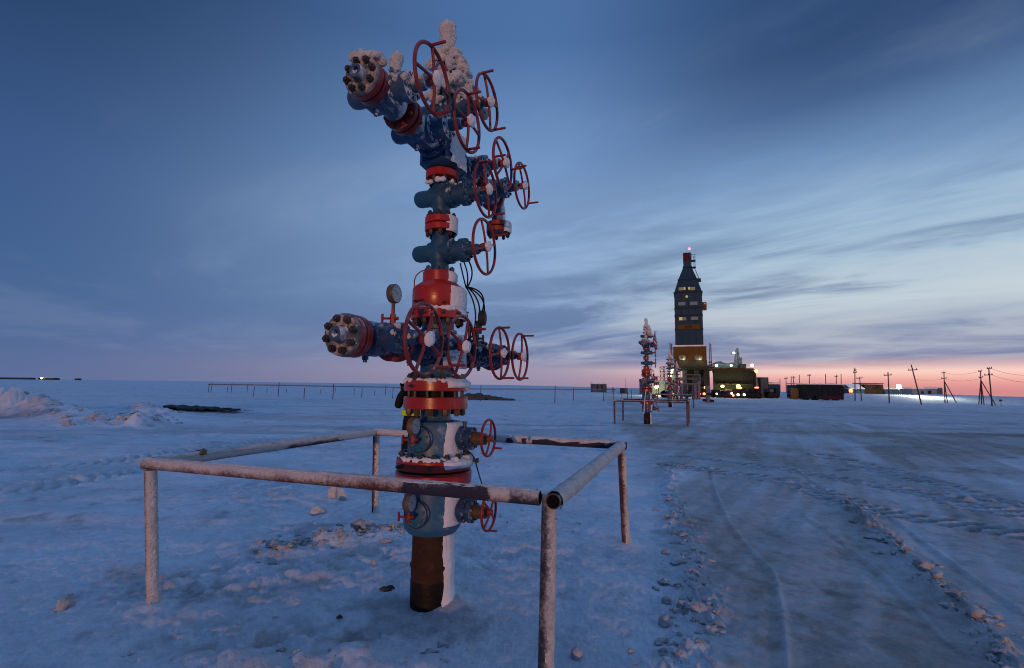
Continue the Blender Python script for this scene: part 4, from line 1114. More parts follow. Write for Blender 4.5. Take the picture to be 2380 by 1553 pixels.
Shape().ico((0, -.005, 1.69), .128, 3, .08, (.95, 1.0, 1.05), 3).build('hood', M['cloth'], PR, True, 180)
vb = Shape(); 
ring = lambda z, a, b: [(a*math.cos(2*math.pi*k/28), b*math.sin(2*math.pi*k/28), z) for k in range(28)]
vb.loft([ring(1.085, .205, .175), ring(1.09, .214, .184), ring(1.175, .222, .188), ring(1.18, .212, .178)]); vb.build('reflective_band', M['vis'], PR)
for sx in (-1, 1):
    h = Shape(); b0 = Vector((-.13 if sx < 0 else .08, -.30, 1.50))
    h.ico(b0+Vector((0, -.03, .045)), .045, 2, .0, (.9, .5, 1.1))
    for k in range(4): 
        x = (-.03+.02*k); h.tube([b0+Vector((x, -.035, .08)), b0+Vector((x*1.1, -.055, .115-.005*abs(k-1.5))), b0+Vector((x, -.085, .12-.006*k))], [.012, .0115, .010], 7)
    h.tube([b0+Vector((-sx*.035, -.03, .05)), b0+Vector((-sx*.06, -.055, .075)), b0+Vector((-sx*.06, -.08, .09))], [.014, .012, .010], 7)
    h.build('glove', M['black'], PR, True, 180)

# ------------------------------------------------------------------ plain fence of posts and a long pipe
def make_fence():
    A = at(483, 900, 46); B = at(1430, 912, 62)
    A.z = gz(A.x, A.y); B.z = gz(B.x, B.y)
    root = empty('pipe_fence', (A.x, A.y, 0)); tag(root, 'long low rail of thin pipe on posts crossing the snow plain', 'pipe fence')
    us = [(483, 893.5), (540, 894), (640, 895.5), (720, 897), (800, 898.5), (900, 900), (940, 901), (1090, 904), (1200, 904.5), (1300, 905), (1430, 905.5)]
    pts = []
    for i, (u, v) in enumerate(us):
        t = (u-483)/(1430-483); pts.append(at(u, v, 46+16*t)-Vector((A.x, A.y, 0)))
    Shape().tube(pts, .055, 8).build('rail', M['frostframe'], root)
    for u, vt, vb in ((484, 893, 912), (490, 889, 912), (528, 893, 906), (537, 889, 912), (574, 890, 908), (589, 897, 920), (620, 897, 908), (646, 888, 922), (665, 897, 908), (706, 900, 925), (745, 900, 910), (773, 890, 926), (778, 898, 912),
                      (822, 903, 918), (840, 899, 922), (870, 906, 918), (895, 894, 918), (912, 899, 924), (930, 902, 918)):
        Y = max(34, min(70, 1.6/((vb-(886+(u-1189)*.0123+9))/1129+1e-3)))
        p = at(u, vb, Y); q = at(u, vt, Y); zg = gz(p.x, p.y)
        Shape().cyl((p.x-A.x, p.y-A.y, zg-.2), (p.x-A.x+.03, p.y-A.y, zg+(q.z-p.z)), .035, None, 6).build('post', M['pole'], root)
make_fence()
for i, (u, vt, vb, lab) in enumerate(((1116, 893, 930, 'thin dark post beside the soil heap, right of the closest wellhead'), (1289, 895, 936, 'thin dark post between the soil heap and the far hut, left of two'),
                      (1332, 900, 930, 'thin leaning post just left of the far hut'), (1402, 902, 931, 'thin post standing in front of the far hut'), (1426, 901, 930, 'thin post right of the far hut'),
                      (1445, 908, 926, 'shortest thin post between hut and second wellhead'), (1458, 900, 928, 'thick dark post left of the second wellhead'), (1467, 904, 928, 'thin post directly left of the second wellhead'))):
    Y = 1.6/((vb-(895+(u-1189)*.0123))/1129)*.98
    p = at(u, vb, Y); q = at(u, vt, Y); zg = gz(p.x, p.y)
    o = Shape().cyl((0, 0, -.2), (random.uniform(-.05, .05), 0, q.z-p.z), .04, .03, 8).build('marker_post', M['pole'], None, loc=(p.x, Y, zg))
    tag(o, lab, 'post', 'thin posts on the snow plain')

# ------------------------------------------------------------------ drilling rig
def bx(s, u0, u1, v0, v1, Y, dep, base=None):
    """box whose front face covers these sight lines at depth Y"""
    a = at(u0, v0, Y); b = at(u1, v1, Y)
    z0 = b.z if base is None else base
    s.box(((a.x+b.x)/2, Y+dep/2, (a.z+z0)/2), (abs(b.x-a.x), dep, a.z-z0)); return s
YR = 84.0
rig = empty('drilling_tower', (at(1602, 925, YR).x, YR, 0)); RO = rig.location.copy()
tag(rig, 'tall enclosed grey drilling tower with red top and ochre lower section', 'drilling tower')
def rb(name, mat, build, parent=rig, smooth=False):
    s = Shape(); build(s); s.v = [tuple(Vector(v)-RO) for v in s.v]
    return s.build(name, mat, parent, smooth)
FRAME = (RO, math.atan2(RO.x, RO.y))
xa, xb = at(1569, 803, YR).x, at(1634.5, 803, YR).x
cx = (xa+xb)/2; zt = lambda v: at(1602, v, YR).z
W0 = (xb-xa)/2
def ring4(z, w, d=None):
    d = w if d is None else d
    yc = YR+W0
    return [(cx-w, yc-d, z), (cx+w, yc-d, z), (cx+w, yc+d, z), (cx-w, yc+d, z)]
z_bot, z_sh, z_tp, z_nk, z_rd, z_top = zt(803), zt(679), zt(648), zt(616), zt(600), zt(581.5)
k = W0/33.0
def tower(s): s.loft([ring4(z_bot, W0), ring4(z_sh, W0*1.0), ring4(z_tp, W0*.70), ring4(z_nk, W0*.31)])
tw = rb('tower_cladding', M['tower'], tower)
rb('neck', M['tower'], lambda s: s.loft([ring4(z_nk, W0*.29), ring4(z_rd, W0*.285)]))
rb('red_top', M['rig_red'], lambda s: s.loft([ring4(z_rd+.02, W0*.30), ring4(z_top, W0*.29)]))
def seams(s):
    for v, w in ((803.5, 1.03), (765, 1.02), (733, 1.02), (716, 1.02), (679, 1.05)):
        z = zt(v); s.box((cx, YR+W0, z), (W0*2*w, W0*2*w, .22))
    for zz, w in ((z_tp, .73), (z_nk, .34)): s.box((cx, YR+W0, zz), (W0*2*w, W0*2*w, .3))
    for dx in (-.5, 0, .5): s.box((cx+dx*W0, YR-.02, (z_bot+z_sh)/2), (.05, .06, z_sh-z_bot-.3))
rb('band', M['tower_seam'], seams, tw)
def cage(s):
    for v in (600, 616):
        z = zt(v); s.box((cx+W0*.45, YR+W0, z), (W0*.35, 1.2, .12))
        for dx in (.32, .58): s.cyl((cx+W0*dx, YR+W0-.6, z), (cx+W0*dx, YR+W0-.6, z+1.1), .04, None, 6)
        s.box((cx+W0*.45, YR+W0-.6, z+1.05), (W0*.33, .06, .06))
    s.tube([(cx+W0*.5, YR+W0-.4, zt(590)), (cx+W0*.5, YR+W0-.4, z_nk), (cx+W0*.86, YR+W0-.4, z_tp+.2)], .06, 6)
    s.box((cx+W0*.83, YR+W0, z_tp+.1), (W0*.3, 1.0, .5))
rb('ladder_cage', M['steel'], cage)
def win(name, u0, u1, v0, v1, mat):
    f = rb(name, M['steel'], lambda s: bx(s, u0-.8, u1+.8, v0-.8, v1+.8, YR-.08, .1))
    rb('pane', mat, lambda s: bx(s, u0, u1, v0, v1, YR-.12, .06), f)
slope = W0*.10
for u0, u1, v0, v1, m in ((1575.5, 1592.5, 702.5, 709.5, 'win_grey'), (1603, 1620.5, 701.5, 708.5, 'win_grey'), (1577.5, 1585.5, 737.5, 744.5, 'win_warm'), (1586.3, 1594.5, 737.5, 744.5, 'win_grey'), (1605, 1622, 736.5, 743.5, 'win_grey')):
    win('window', u0, u1, v0, v1, M[m])
# windows in the sloping part: set on the slope at their height
def slope_win(u0, u1, v0, v1, mat):
    z = at(1602, (v0+v1)/2, YR).z; t = (z-z_sh)/(z_tp-z_sh); y = YR+W0*(.30*t)-.12
    f = rb('window', M['steel'], lambda s: bx(s, u0-.8, u1+.8, v0-.8, v1+.8, y+.02, .4)); rb('pane', M[mat], lambda s: bx(s, u0, u1, v0, v1, y-.03, .06), f)
for q in ((1576.5, 1587.5, 668.5, 674.5, 'win_mix'), (1588, 1592.5, 668, 673.5, 'win_warm'), (1598.5, 1603, 667.5, 673, 'win_warm'), (1603.5, 1615, 667.5, 674, 'win_mix')): slope_win(*q)
rb('wall_lamp', M['win_warm'], lambda s: s.ico(at(1595.5, 689.5, YR-.25), .22, 2))
lp = rb('name_panel', M['ochre'], lambda s: bx(s, 1574, 1626, 754.5, 764.5, YR-.1, .1))
pz = at(1602, 764, YR).z-RO.z
text('IGS', .86, (at(1591.5, 764, YR).x-RO.x, -.13, pz+.06), (R(90), 0, 0), lp, M['ink'])
def balcony(s): bx(s, 1631.5, 1642, 702.5, 718.5, YR+1.2, 1.6)
bl = rb('balcony_box', M['ochre'], balcony); rb('pane', M['win_warm'], lambda s: bx(s, 1636.5, 1639, 704.5, 707, YR+1.15, .1), bl)
rb('beacon', M['lamp_red'], lambda s: s.ico(at(1601.5, 578.5, YR+W0*.75), .22, 2))
YL = YR-2.2
rb('ochre_section', M['ochre'], lambda s: bx(s, 1563.5, 1642, 804, 838, YL, 11))
rb('snow_ledge', M['snow'], lambda s: bx(s, 1563, 1642.5, 802.6, 804.6, YL-.1, 11.2))
rb('grey_section', M['tower_pale'], lambda s: bx(s, 1565, 1643.5, 837.5, 852.5, YL-.3, 11.5))
rb('platform', M['steel'], lambda s: bx(s, 1561, 1660, 852, 857, YL-1.2, 13))
for u in (1582, 1588, 1618, 1626):
    p = at(u, 832, YL); rb('duct', M['tank'], lambda s: s.cyl((p.x, YL-.9, p.z), (p.x, YL+.5, p.z), .42, None, 14))
for u0, u1 in ((1554.5, 1562.5), (1646, 1654)):
    rb('lift_leg', M['ochre'], lambda s: (bx(s, u0+1, u0+4, 797, 853, YL-.5, .9), bx(s, u0+4.5, u1, 799, 853, YL+.6, .9), bx(s, u0+.5, u1+.5, 840, 842, YL-.6, 1.8)))
def sub(s):
    g = gz(RO.x, YR)
    for u in (1566, 1590, 1618, 1641):
        for dy in (0, 4.5, 9): 
            p = at(u, 860, YL); s.box((p.x, YL+dy+.4, (p.z+g)/2), (.7, .7, p.z-g))
    a = at(1566, 880, YL); b = at(1641, 880, YL)
    for dy in (0, 9): s.box(((a.x+b.x)/2, YL+dy+.4, a.z), (b.x-a.x, .45, .45)); s.box(((a.x+b.x)/2, YL+dy+.4, g+.25), (b.x-a.x+1, 1.0, .5))
    s.tube([(at(1566, 858, YL).x, YL+.4, at(1566, 858, YL).z), (at(1590, 920, YL).x, YL+.4, g+.3)], .22, 6); s.tube([(at(1641, 858, YL).x, YL+.4, at(1641, 858, YL).z), (at(1618, 920, YL).x, YL+.4, g+.3)], .22, 6)
rb('substructure', M['steel'], sub)
rb('base_wall', M['shed'], lambda s: bx(s, 1592, 1650, 856.5, 915, YL+5, 5, gz(RO.x, YR)))
lm = rb('flood_lamp', M['lamp_green'], lambda s: [s.ico(at(u, v, YL+.2), r, 2) for u, v, r in ((1559, 866, .34), (1562, 860, .2), (1557, 874, .26))])

# building right of the rig
FRAME = None
YB = 83.0
bld = empty('rig_building', (at(1703, 920, YB).x, YB, gz(at(1703, 920, YB).x, YB))); tag(bld, 'large dark windowless pump building right of the drilling tower with yellow lamps', 'building')
BO = bld.location.copy(); FRAME = (BO, math.atan2(BO.x, BO.y)*.9)
def bb(name, mat, build, parent=bld, smooth=False):
    s = Shape(); build(s); s.v = [tuple(Vector(v)-BO) for v in s.v]; return s.build(name, mat, parent, smooth)
bb('wall', M['shed'], lambda s: bx(s, 1657.5, 1750, 861, 917, YB, 14, BO.z))
bb('side_bay', M['shed'], lambda s: bx(s, 1738, 1757, 862, 906, YB+1.5, 11, BO.z))
bb('roof', M['brown'], lambda s: bx(s, 1656, 1751, 856, 861, YB-.4, 15))
def ribs(s):
    for u in range(1664, 1749, 7): bx(s, u, u+.6, 862, 892, YB-.07, .1)
bb('wall_seam', M['tower_seam'], ribs)
bb('roof_plant', M['tank'], lambda s: [s.ico(at(u, v, YB+3), r, 2, .35, (1.6, 1, .8)) for u, v, r in ((1661, 853, .8), (1666, 852, .6), (1675, 851, .9), (1678, 847.5, .5), (1684, 853, .7), (1697, 851, .8), (1702, 852, .6))])
bb('roof_box', M['steel'], lambda s: bx(s, 1718, 1734, 846, 856, YB+2, 3))
def canopy(s): bx(s, 1668, 1746, 892, 894, YB-1.6, 1.6)
bb('canopy', M['steel'], canopy)
bb('lamp', M['lamp_yellow'], lambda s: s.ico(at(1678.5, 898, YB-1.2), .24, 2, 0, (1.2, 1, .9))); bb('lamp', M['lamp_yellow'], lambda s: s.ico(at(1715, 897, YB-1.2), .26, 2, 0, (1.3, 1, .8)))
bb('roof_lamp', M['lamp_green'], lambda s: s.ico(at(1747.5, 849.5, YB+1), .22, 2)); bb('roof_lamp', M['lamp_green'], lambda s: s.ico(at(1664.5, 850, YB+1), .2, 2)); bb('roof_lamp', M['lamp_green'], lambda s: s.ico(at(1699, 849.5, YB+1.5), .16, 2))
bb('chute', M['pale_shed'], lambda s: s.loft([[tuple(at(u, v, YB+2+dy)) for u, v, dy in ((1750, 858, 0), (1754, 858, 0), (1754, 858, 1), (1750, 858, 1))], [tuple(at(u, v, YB+2+dy)) for u, v, dy in ((1757, 905, 0), (1764, 905, 0), (1764, 905, 1), (1757, 905, 1))]]))
bb('marker_lamp', M['lamp_orange'], lambda s: s.ico(at(1757, 862.5, YB+.5), .3, 2))
# small lit derrick behind the building
FRAME = None
dr = empty('small_derrick', at(1712, 860, 100)); dr.location.z = gz(dr.location.x, 100); tag(dr, 'small pale lattice derrick rising behind the pump building roof', 'derrick')
DO = dr.location.copy()
def lattice(s, u0, u1, v0, v1, Y, dep, taper, n, r):
    a = at(u0, v1, Y); b = at(u1, v1, Y); tz = at(u0, v0, Y).z; w = (b.x-a.x)/2; c = (a.x+b.x)/2
    def c4(t): 
        q = w*(1-(1-taper)*t); z = a.z+(tz-a.z)*t; return [Vector((c-q, Y, z)), Vector((c+q, Y, z)), Vector((c+q, Y+dep*q/w, z)), Vector((c-q, Y+dep*q/w, z))]
    for i in range(4): s.tube([c4(0)[i], c4(1)[i]], r, 5)
    for k in range(n):
        p, q = c4(k/n), c4((k+1)/n)
        for i in range(4):
            j = (i+1) % 4
            s.tube([p[i], q[j]], r*.6, 4); s.tube([q[i], q[j]], r*.6, 4)
s = Shape(); lattice(s, 1709, 1720, 810, 857, 100, 1.0, .15, 7, .14); 
s.v = [tuple(Vector(v)-DO) for v in s.v]; s.build('mast', M['pale_shed'], dr, False)
s = Shape(); bx(s, 1704, 1712, 819, 823, 99.6, 1); bx(s, 1719, 1724.5, 831, 850, 100, 1); s.box((at(1714, 857, 100).x, 100.5, (at(1714, 857, 100).z+DO.z)/2), (1.6, 1.2, at(1714, 857, 100).z-DO.z)); s.v = [tuple(Vector(v)-DO) for v in s.v]; s.build('crown_platform', M['pale_shed'], dr, False)
s = Shape().ico(at(1705, 820.5, 99.4)-DO, .20, 2); s.build('lamp', M['lamp_green'], dr)

# frosted frame in front of the tower
YF = 66
fr = empty('pipe_rack', at(1605, 930, YF)); fr.location.z = gz(fr.location.x, YF); tag(fr, 'pale frosted steel pipe rack standing in front of the drilling tower', 'pipe rack')
FO = fr.location.copy()
def fb(name, mat, build):
    s = Shape(); build(s); s.v = [tuple(Vector(v)-FO) for v in s.v]; return s.build(name, mat, fr, False)
g = FO.z
fb('column', M['frostframe'], lambda s: bx(s, 1613, 1619, 893, 935, YF, 1.0, g-.1)); fb('column', M['frostframe'], lambda s: bx(s, 1620.5, 1628, 886, 935, YF+.5, 1.0, g-.1))
fb('beam', M['frostframe'], lambda s: bx(s, 1569, 1628, 890.5, 894, YF, .8))
fb('upper_frame', M['frostframe'], lambda s: (bx(s, 1594, 1628, 870, 872, YF+1, .3), bx(s, 1594, 1628, 880, 881.5, YF+1, .3), bx(s, 1594, 1596, 870, 891, YF+1, .3), bx(s, 1610, 1611.2, 870, 891, YF+1, .3), bx(s, 1625.5, 1628, 870, 891, YF+1, .3)))
fb('column', M['frostframe'], lambda s: bx(s, 1583, 1587, 893, 928, YF, .8, g-.1)); fb('column', M['frostframe'], lambda s: bx(s, 1596, 1599.5, 893, 928, YF, .8, g-.1))
fb('skid', M['rock'], lambda s: bx(s, 1574, 1604, 927, 931, YF-1, 3, g-.1))
hy = empty('hydrant', at(1645, 938, 52)); hy.location.z = gz(hy.location.x, 52); tag(hy, 'small dark frosted hydrant pipe on the snow right of the pipe rack', 'hydrant')
Shape().cyl((0, 0, -.1), (0, 0, 1.5), .22, .17, 10).ico((0, 0, 1.55), .28, 2, .2).build('stand_pipe', M['frostframe'], hy); Shape().cyl((-.55, 0, .25), (.6, 0, .18), .14, None, 8).cyl((.0, -.3, .9), (0, .1, .9), .16, None, 8).build('branch_pipe', M['maroon'], hy)

# lit tank left of the rig
lt = empty('lit_tank', at(1530, 918, 88)); lt.location.z = gz(lt.location.x, 88); tag(lt, 'yellow lit low tank between the second and third wellheads', 'tank')
Shape().box((0, 1.2, 1.35), (5.6, 2.4, 2.5)).build('shell', M['pale_shed'], lt, False); s = Shape(); [s.cyl((x, -.1, 0), (x, -.1, 2.5), .08, None, 6) for x in (-2.7, -1.3, 0, 1.3, 2.7)]; s.build('wall_post', M['steel'], lt)
Shape().ico((at(1526.5, 907, 86).x-lt.location.x, -1.6, 1.55), .38, 2).build('lamp', M['lamp_yellow'], lt); Shape().cyl((at(1526.5, 907, 86).x-lt.location.x, -1.6, 0), (at(1526.5, 907, 86).x-lt.location.x, -1.6, 1.3), .05, None, 6).build('lamp_post', M['steel'], lt)
p = at(1540, 915, 90)
sc_ = empty('scaffold_stair', (p.x, 90, gz(p.x, 90))); tag(sc_, 'thin lit scaffold stair at the left edge of the drilling tower', 'scaffold')
s = Shape(); lattice(s, 1543, 1553, 852, 917, 90, 2.2, 1.0, 6, .06); s.v = [tuple(Vector(v)-sc_.location) for v in s.v]; s.build('frame', M['tank'], sc_, False)
def far_hut(name, u0, u1, v0, v1, Y, dep, mat, label, cat, roof=None, wins=(), roofm='snow', pitch=0.0):
    a = at(u0, v1, Y); b = at(u1, v1, Y); c = (a.x+b.x)/2; g = gz(c, Y); zt_ = max(at((u0+u1)/2, v0, Y).z-g, .8); w = b.x-a.x
    o = empty(name, (c, Y, g)); tag(o, label, cat)
    Shape().box((0, dep/2, zt_/2-.15), (w, dep, zt_+.3)).build('wall', M[mat], o, False)
    if roof: 
        s = Shape()
        if pitch: s.loft([[(-w/2-.1, -.15, zt_), (w/2+.1, -.15, zt_), (w/2+.1, dep/2, zt_+pitch), (-w/2-.1, dep/2, zt_+pitch)], [(-w/2-.1, -.15, zt_+.12), (w/2+.1, -.15, zt_+.12), (w/2+.1, dep/2, zt_+pitch+.15), (-w/2-.1, dep/2, zt_+pitch+.15)]]); s.loft([[(-w/2-.1, dep/2, zt_+pitch), (w/2+.1, dep/2, zt_+pitch), (w/2+.1, dep+.15, zt_), (-w/2-.1, dep+.15, zt_)], [(-w/2-.1, dep/2, zt_+pitch+.15), (w/2+.1, dep/2, zt_+pitch+.15), (w/2+.1, dep+.15, zt_+.12), (-w/2-.1, dep+.15, zt_+.12)]])
        else: s.box((0, dep/2, zt_+roof/2+.15), (w+.25, dep+.25, roof))
        s.build('roof', M[roofm], o, False)
    for (x0, x1, y0, y1) in wins:
        Shape().box((w*((x0+x1)/2-.5), -.02, zt_*(y0+y1)/2), (w*(x1-x0), .08, zt_*(y1-y0))).build('window', M['glass_dark'], o, False)
    return o, w, zt_
far_hut('far_hut', 1377.5, 1409.5, 892.5, 903, 105, 3, 'tank', 'small grey cabin alone on the far snow left of the second wellhead', 'cabin', .15, ((.3, .4, .2, .9), (.6, .7, .2, .9)))
o, w, z = far_hut('tall_container', 1767.6, 1786, 877, 923, 86, 3.0, 'tank', 'tall pale upright container right of the row of trucks', 'container'); s = Shape(); [s.box((x*w, -.05, z/2), (.08, .1, z)) for x in (-.49, .49)]; s.build('corner_post', M['steel'], o, False); 
far_hut('grey_cabin', 1796, 1812, 893, 912, 104, 3, 'tank', 'grey cabin behind the parked truck beside the tall container', 'cabin', .25)
far_hut('low_cabin', 1849, 1874, 895, 910, 92, 3, 'tank', 'low grey cabin behind the orange lit fence', 'cabin', .2, ((.3, .6, .4, .7),))
far_hut('plank_fence', 1838, 1856, 903, 925, 84, .3, 'board', 'orange lit board fence left of the long dark trailer', 'fence')
far_hut('brown_container', 2010, 2053, 893.5, 918, 150, 5, 'brown', 'big brown container in the right distance near the white flood lamp', 'container', .25, (), 'steel')
far_hut('blue_shed', 1978, 2009, 904, 918, 148, 5, 'blue_shed', 'blue grey snow covered shed left of the brown container', 'shed', .3, (), 'snow', 1.3)
far_hut('low_green_shed', 2056, 2098, 905, 919, 152, 5, 'blue_shed', 'low greenish shed directly below the white flood lamp', 'shed', .3)
far_hut('long_white_shed', 2120, 2178, 904.5, 920, 160, 6, 'pale_shed', 'long whitish shed at the right end of the distant buildings', 'shed', .3, ((.36, .45, .1, .6), (.62, .76, .1, .75)))
far_hut('end_shed', 2179, 2191, 902, 921, 161, 5, 'tank', 'darker grey end shed joined to the long whitish shed', 'shed', .2)
far_hut('horizon_barrack', -10, 68, 877.4, 881, 1500, 20, 'tower', 'dark long barrack on the left horizon', 'building')
hb, w, z = far_hut('horizon_lamp_shed', 88, 124, 878.6, 881.5, 1400, 20, 'steel', 'small dark shed with a yellow lamp on the left horizon', 'building', .5)
Shape().ico((-w*.22, -2.5, 4.5), 2.2, 2).build('lamp', M['lamp_yellow'], hb)
far_hut('horizon_shed', 173, 181, 879.5, 882.5, 1450, 12, 'steel', 'tiny dark shed right of the lamp shed on the left horizon', 'building', .4)

# long dark trailer
tr = empty('dark_trailer', at(1918, 929, 82)); tr.location.z = gz(tr.location.x, 82); tag(tr, 'long dark box trailer with maroon lower side parked right of the road', 'trailer')
wt = at(1963, 929, 82).x-at(1875, 929, 82).x
Shape().box((0, 1.4, 1.72), (wt, 2.7, 1.75)).build('box_body', M['truck'], tr, False)
s = Shape(); [s.box((x*wt, .02, 1.72), (.05, .06, 1.7)) for x in (-.35, -.2, -.05, .1, .25, .4)]; s.build('rib', M['truck_box'], tr, False)
Shape().box((wt*.22, 1.4, .50), (wt*.56, 2.6, .78)).build('lower_panel', M['maroon'], tr, False); Shape().box((-wt*.28, 1.4, .55), (wt*.44, 2.5, .62)).build('skid', M['truck_box'], tr, False)
s = Shape().box((0, 1.4, 2.67), (wt, 2.75, .12)); [s.ico((random.uniform(-.5, .5)*wt, 1.2, 2.72), random.uniform(.15, .3), 2, .3, (2, 1, .5)) for k in range(7)]; s.build('roof_snow', M['snow'], tr)
for x in (-.3, -.22, .25, .33):
    for y in (.12, 2.6): Shape().cyl((x*wt, y, .38), (x*wt, y+.25, .38), .42, None, 18).build('wheel', M['black'], tr)
gt = empty('grey_trailer', at(1862, 927, 85)); gt.location.z = gz(gt.location.x, 85); tag(gt, 'low grey loaded trailer in front of the orange lit fence', 'trailer')
wg = at(1878, 927, 85).x-at(1846, 927, 85).x
Shape().box((0, 1.2, .62), (wg, 2.3, .3)).build('bed', M['truck_box'], gt, False); Shape().box((0, 1.2, 1.1), (wg*.9, 2.0, .64)).build('load', M['tank'], gt, False)
for x in (-.3, .3): Shape().cyl((x*wg, .1, .36), (x*wg, .35, .36), .38, None, 16).build('wheel', M['black'], gt)

# trucks
def truck(u0, u1, v0, vb, Y, label, nose=1, box='truck_box', lights=(), markers=(), rz=0.0, cabw=.36):
    a = at(u0, vb, Y); b = at(u1, vb, Y); L = b.x-a.x; c = (a.x+b.x)/2; g = gz(c, Y); Ht = at((u0+u1)/2, v0, Y).z-g
    o = empty('truck', (c, Y, g), rz); tag(o, label, 'truck', 'trucks parked by the drilling tower')
    d = 2.4
    x0 = L/2-L*cabw if nose > 0 else -L/2; xc = x0+L*cabw/2
    Shape().cbox((xc, d/2, .75+(Ht-.75)/2), (L*cabw, d, Ht-.75), .18).build('cab', M['truck'], o, False)
    cab_w = Shape().box((xc+nose*.05*L, -.012, Ht*.76), (L*cabw*.55, .05, Ht*.22)).box((xc+nose*(L*cabw/2+.005), d/2, Ht*.76), (.05, d*.8, Ht*.24)); cab_w.build('window', M['glass_dark'], o, False)
    bw = L*(1-cabw)-.25; xb_ = -L/2+bw/2 if nose > 0 else L/2-bw/2
    Shape().cbox((xb_, d/2, 1.05+(Ht*.88-1.05)/2), (bw, d*1.02, Ht*.88-1.05), .06).build('cargo_box', M[box], o, False)
    Shape().box((0, d/2, .85), (L*.97, d*.7, .28)).build('chassis', M['truck'], o, False)
    for x in (xc, xb_-bw*.25, xb_+bw*.2):
        for y in (-.02, d-.28):
            w = Shape().lathe((x, y, .52), (0, 1, 0), [(0, .30), (.02, .50), (.06, .52), (.26, .52), (.30, .48)], 20).build('wheel', M['black'], o)
            Shape().lathe((x, y-.006, .52), (0, 1, 0), [(0, .22), (.02, .26)], 14).build('rim', M['truck_box'], w)
    for u, v, r, m in lights:
        p = at(u, v, Y-.25)-Vector((c, Y, g)); Shape().ico(p, r, 2).build('headlight' if m == 'lamp_white' else 'marker_light', M[m], o)
    for u, v in markers:
        p = at(u, v, Y-.1)-Vector((c, Y, g)); Shape().ico(p, .13, 1).build('marker_light', M['lamp_orange'], o)
    return o
truck(1700, 1736, 902, 924, 79, 'dark truck with a row of orange roof lights and white headlights under the pump building', 1, 'maroon', ((1700, 914, .16, 'lamp_white'), (1715, 917.5, .2, 'lamp_white'), (1729, 917.5, .17, 'lamp_white'), (1703.5, 919, .17, 'lamp_orange')), [(1712+2.6*k, 901.5) for k in range(5)])
truck(1739, 1769, 900, 924, 80, 'black truck at the right end of the row beside the tall container', 1, 'truck', (), [(1755+2.9*k, 901) for k in range(3)])
truck(1666, 1698, 906, 924, 79, 'dark flat truck at the left of the row under the pump building', -1, 'shed', ((1665, 915.5, .13, 'lamp_white'),), ())
truck(1788.6, 1809, 901, 924, 84, 'dark truck standing between the tall container and the grey cabin', 1, 'tank', (), ())
truck(1622, 1643, 899, 923, 77, 'dark truck with red and orange lamps under the drilling tower', 1, 'truck', ((1639, 901, .24, 'lamp_orange'), (1623, 904, .15, 'lamp_orange'), (1625, 915.5, .2, 'lamp_orange'), (1636, 915.5, .2, 'lamp_orange')), ())
truck(1552, 1566, 905, 923, 72, 'small dark truck with one orange lamp at the left foot of the drilling tower', 1, 'truck', ((1563, 917.5, .22, 'lamp_orange'), (1603, 913.5, .17, 'lamp_orange'), (1560.5, 846, .2, 'lamp_orange'))[:1], ())
ol = empty('orange_lantern', at(1977.6, 925, 140)); ol.location.z = gz(ol.location.x, 140); tag(ol, 'orange lamp on a short post right of the long dark trailer', 'lamp')
zl = at(1977.6, 908, 140).z-ol.location.z; Shape().cyl((0, 0, -.1), (0, 0, zl-.2), .05, None, 6).build('post', M['steel'], ol); Shape().cbox((0, 0, zl), (.8, .6, 1.0), .12).build('lamp', M['lamp_orange'], ol)
fl = empty('flood_light', at(2090, 920, 142)); fl.location.z = gz(fl.location.x, 142); tag(fl, 'bright white flood lamp on a mast among the distant sheds', 'flood lamp')
FLZ = at(2090, 899, 142).z; zl = FLZ-fl.location.z; Shape().cyl((0, 0, -.1), (0, 0, zl-.3), .07, None, 6).build('mast', M['steel'], fl); Shape().ico((0, 0, zl), .62, 2).build('lamp', M['lamp_flood'], fl)
an = empty('antenna_mast', at(1437, 905, 100)); an.location.z = gz(an.location.x, 100); tag(an, 'thin antenna mast with small box on the plain right of the far cabin', 'antenna')
za = at(1459, 876, 100).z-an.location.z
Shape().cyl((1.4, 0, 0), (1.4, 0, za), .04, .02, 5).build('mast', M['steel'], an); Shape().box((1.0, 0, .55), (1.3, .8, 1.1)).box((-1.2, 0, .5), (.1, .1, 1.6)).build('cabinet', M['tank'], an, False)

# power poles
def pole(u, vt, ub, vb, Y, label, arms=(), legs=(), ins=False, r=.105):
    b = at(ub, vb, Y); g = gz(b.x, Y); t = at(u, vt, Y); o = empty('power_pole', (b.x, Y, g)); tag(o, label, 'pole', 'power poles in the right distance')
    off = Vector((b.x, Y, g)); tp = t-off
    Shape().tube([(0, 0, -.3), tuple(tp)], [r*1.15, r*.85], 8).build('shaft', M['pole'], o)
    for k, (ul, ur, v) in enumerate(arms):
        p, q = at(ul, v+.6, Y-.05)-off, at(ur, v-.6, Y-.05)-off
        c = Shape().tube([p, q], .09, 6).build('crossarm', M['pole'], o)
        s = Shape(); [s.cyl(p.lerp(q, f), p.lerp(q, f)+Vector((0, 0, .3)), .06, None, 6) for f in (.06, .5, .94)]; s.build('insulator', M['pole'], c)
    for (ul, vl) in legs:
        p = at(ul, vl, Y)-off; p.z = gz(p.x+off.x, Y)-g-.2; Shape().tube([tuple(p), tuple(Vector((0, 0, 0)).lerp(tp, .72))], .10, 6).build('leg', M['pole'], o)
    return o, off+tp
pole(1986, 855, 1986, 926, 112, 'upright pole with short arms behind the orange lamp', ((1982, 1991, 866), (1984, 1989, 861)))
pole(1997, 876, 2001, 920, 118, 'lower pole with one crossarm right of the orange lamp', ((1990, 2004, 879),), r=.1)
pole(2063, 865, 2066, 936, 96, 'pole with one wide crossarm behind the brown container', ((2053.5, 2071.5, 872),))
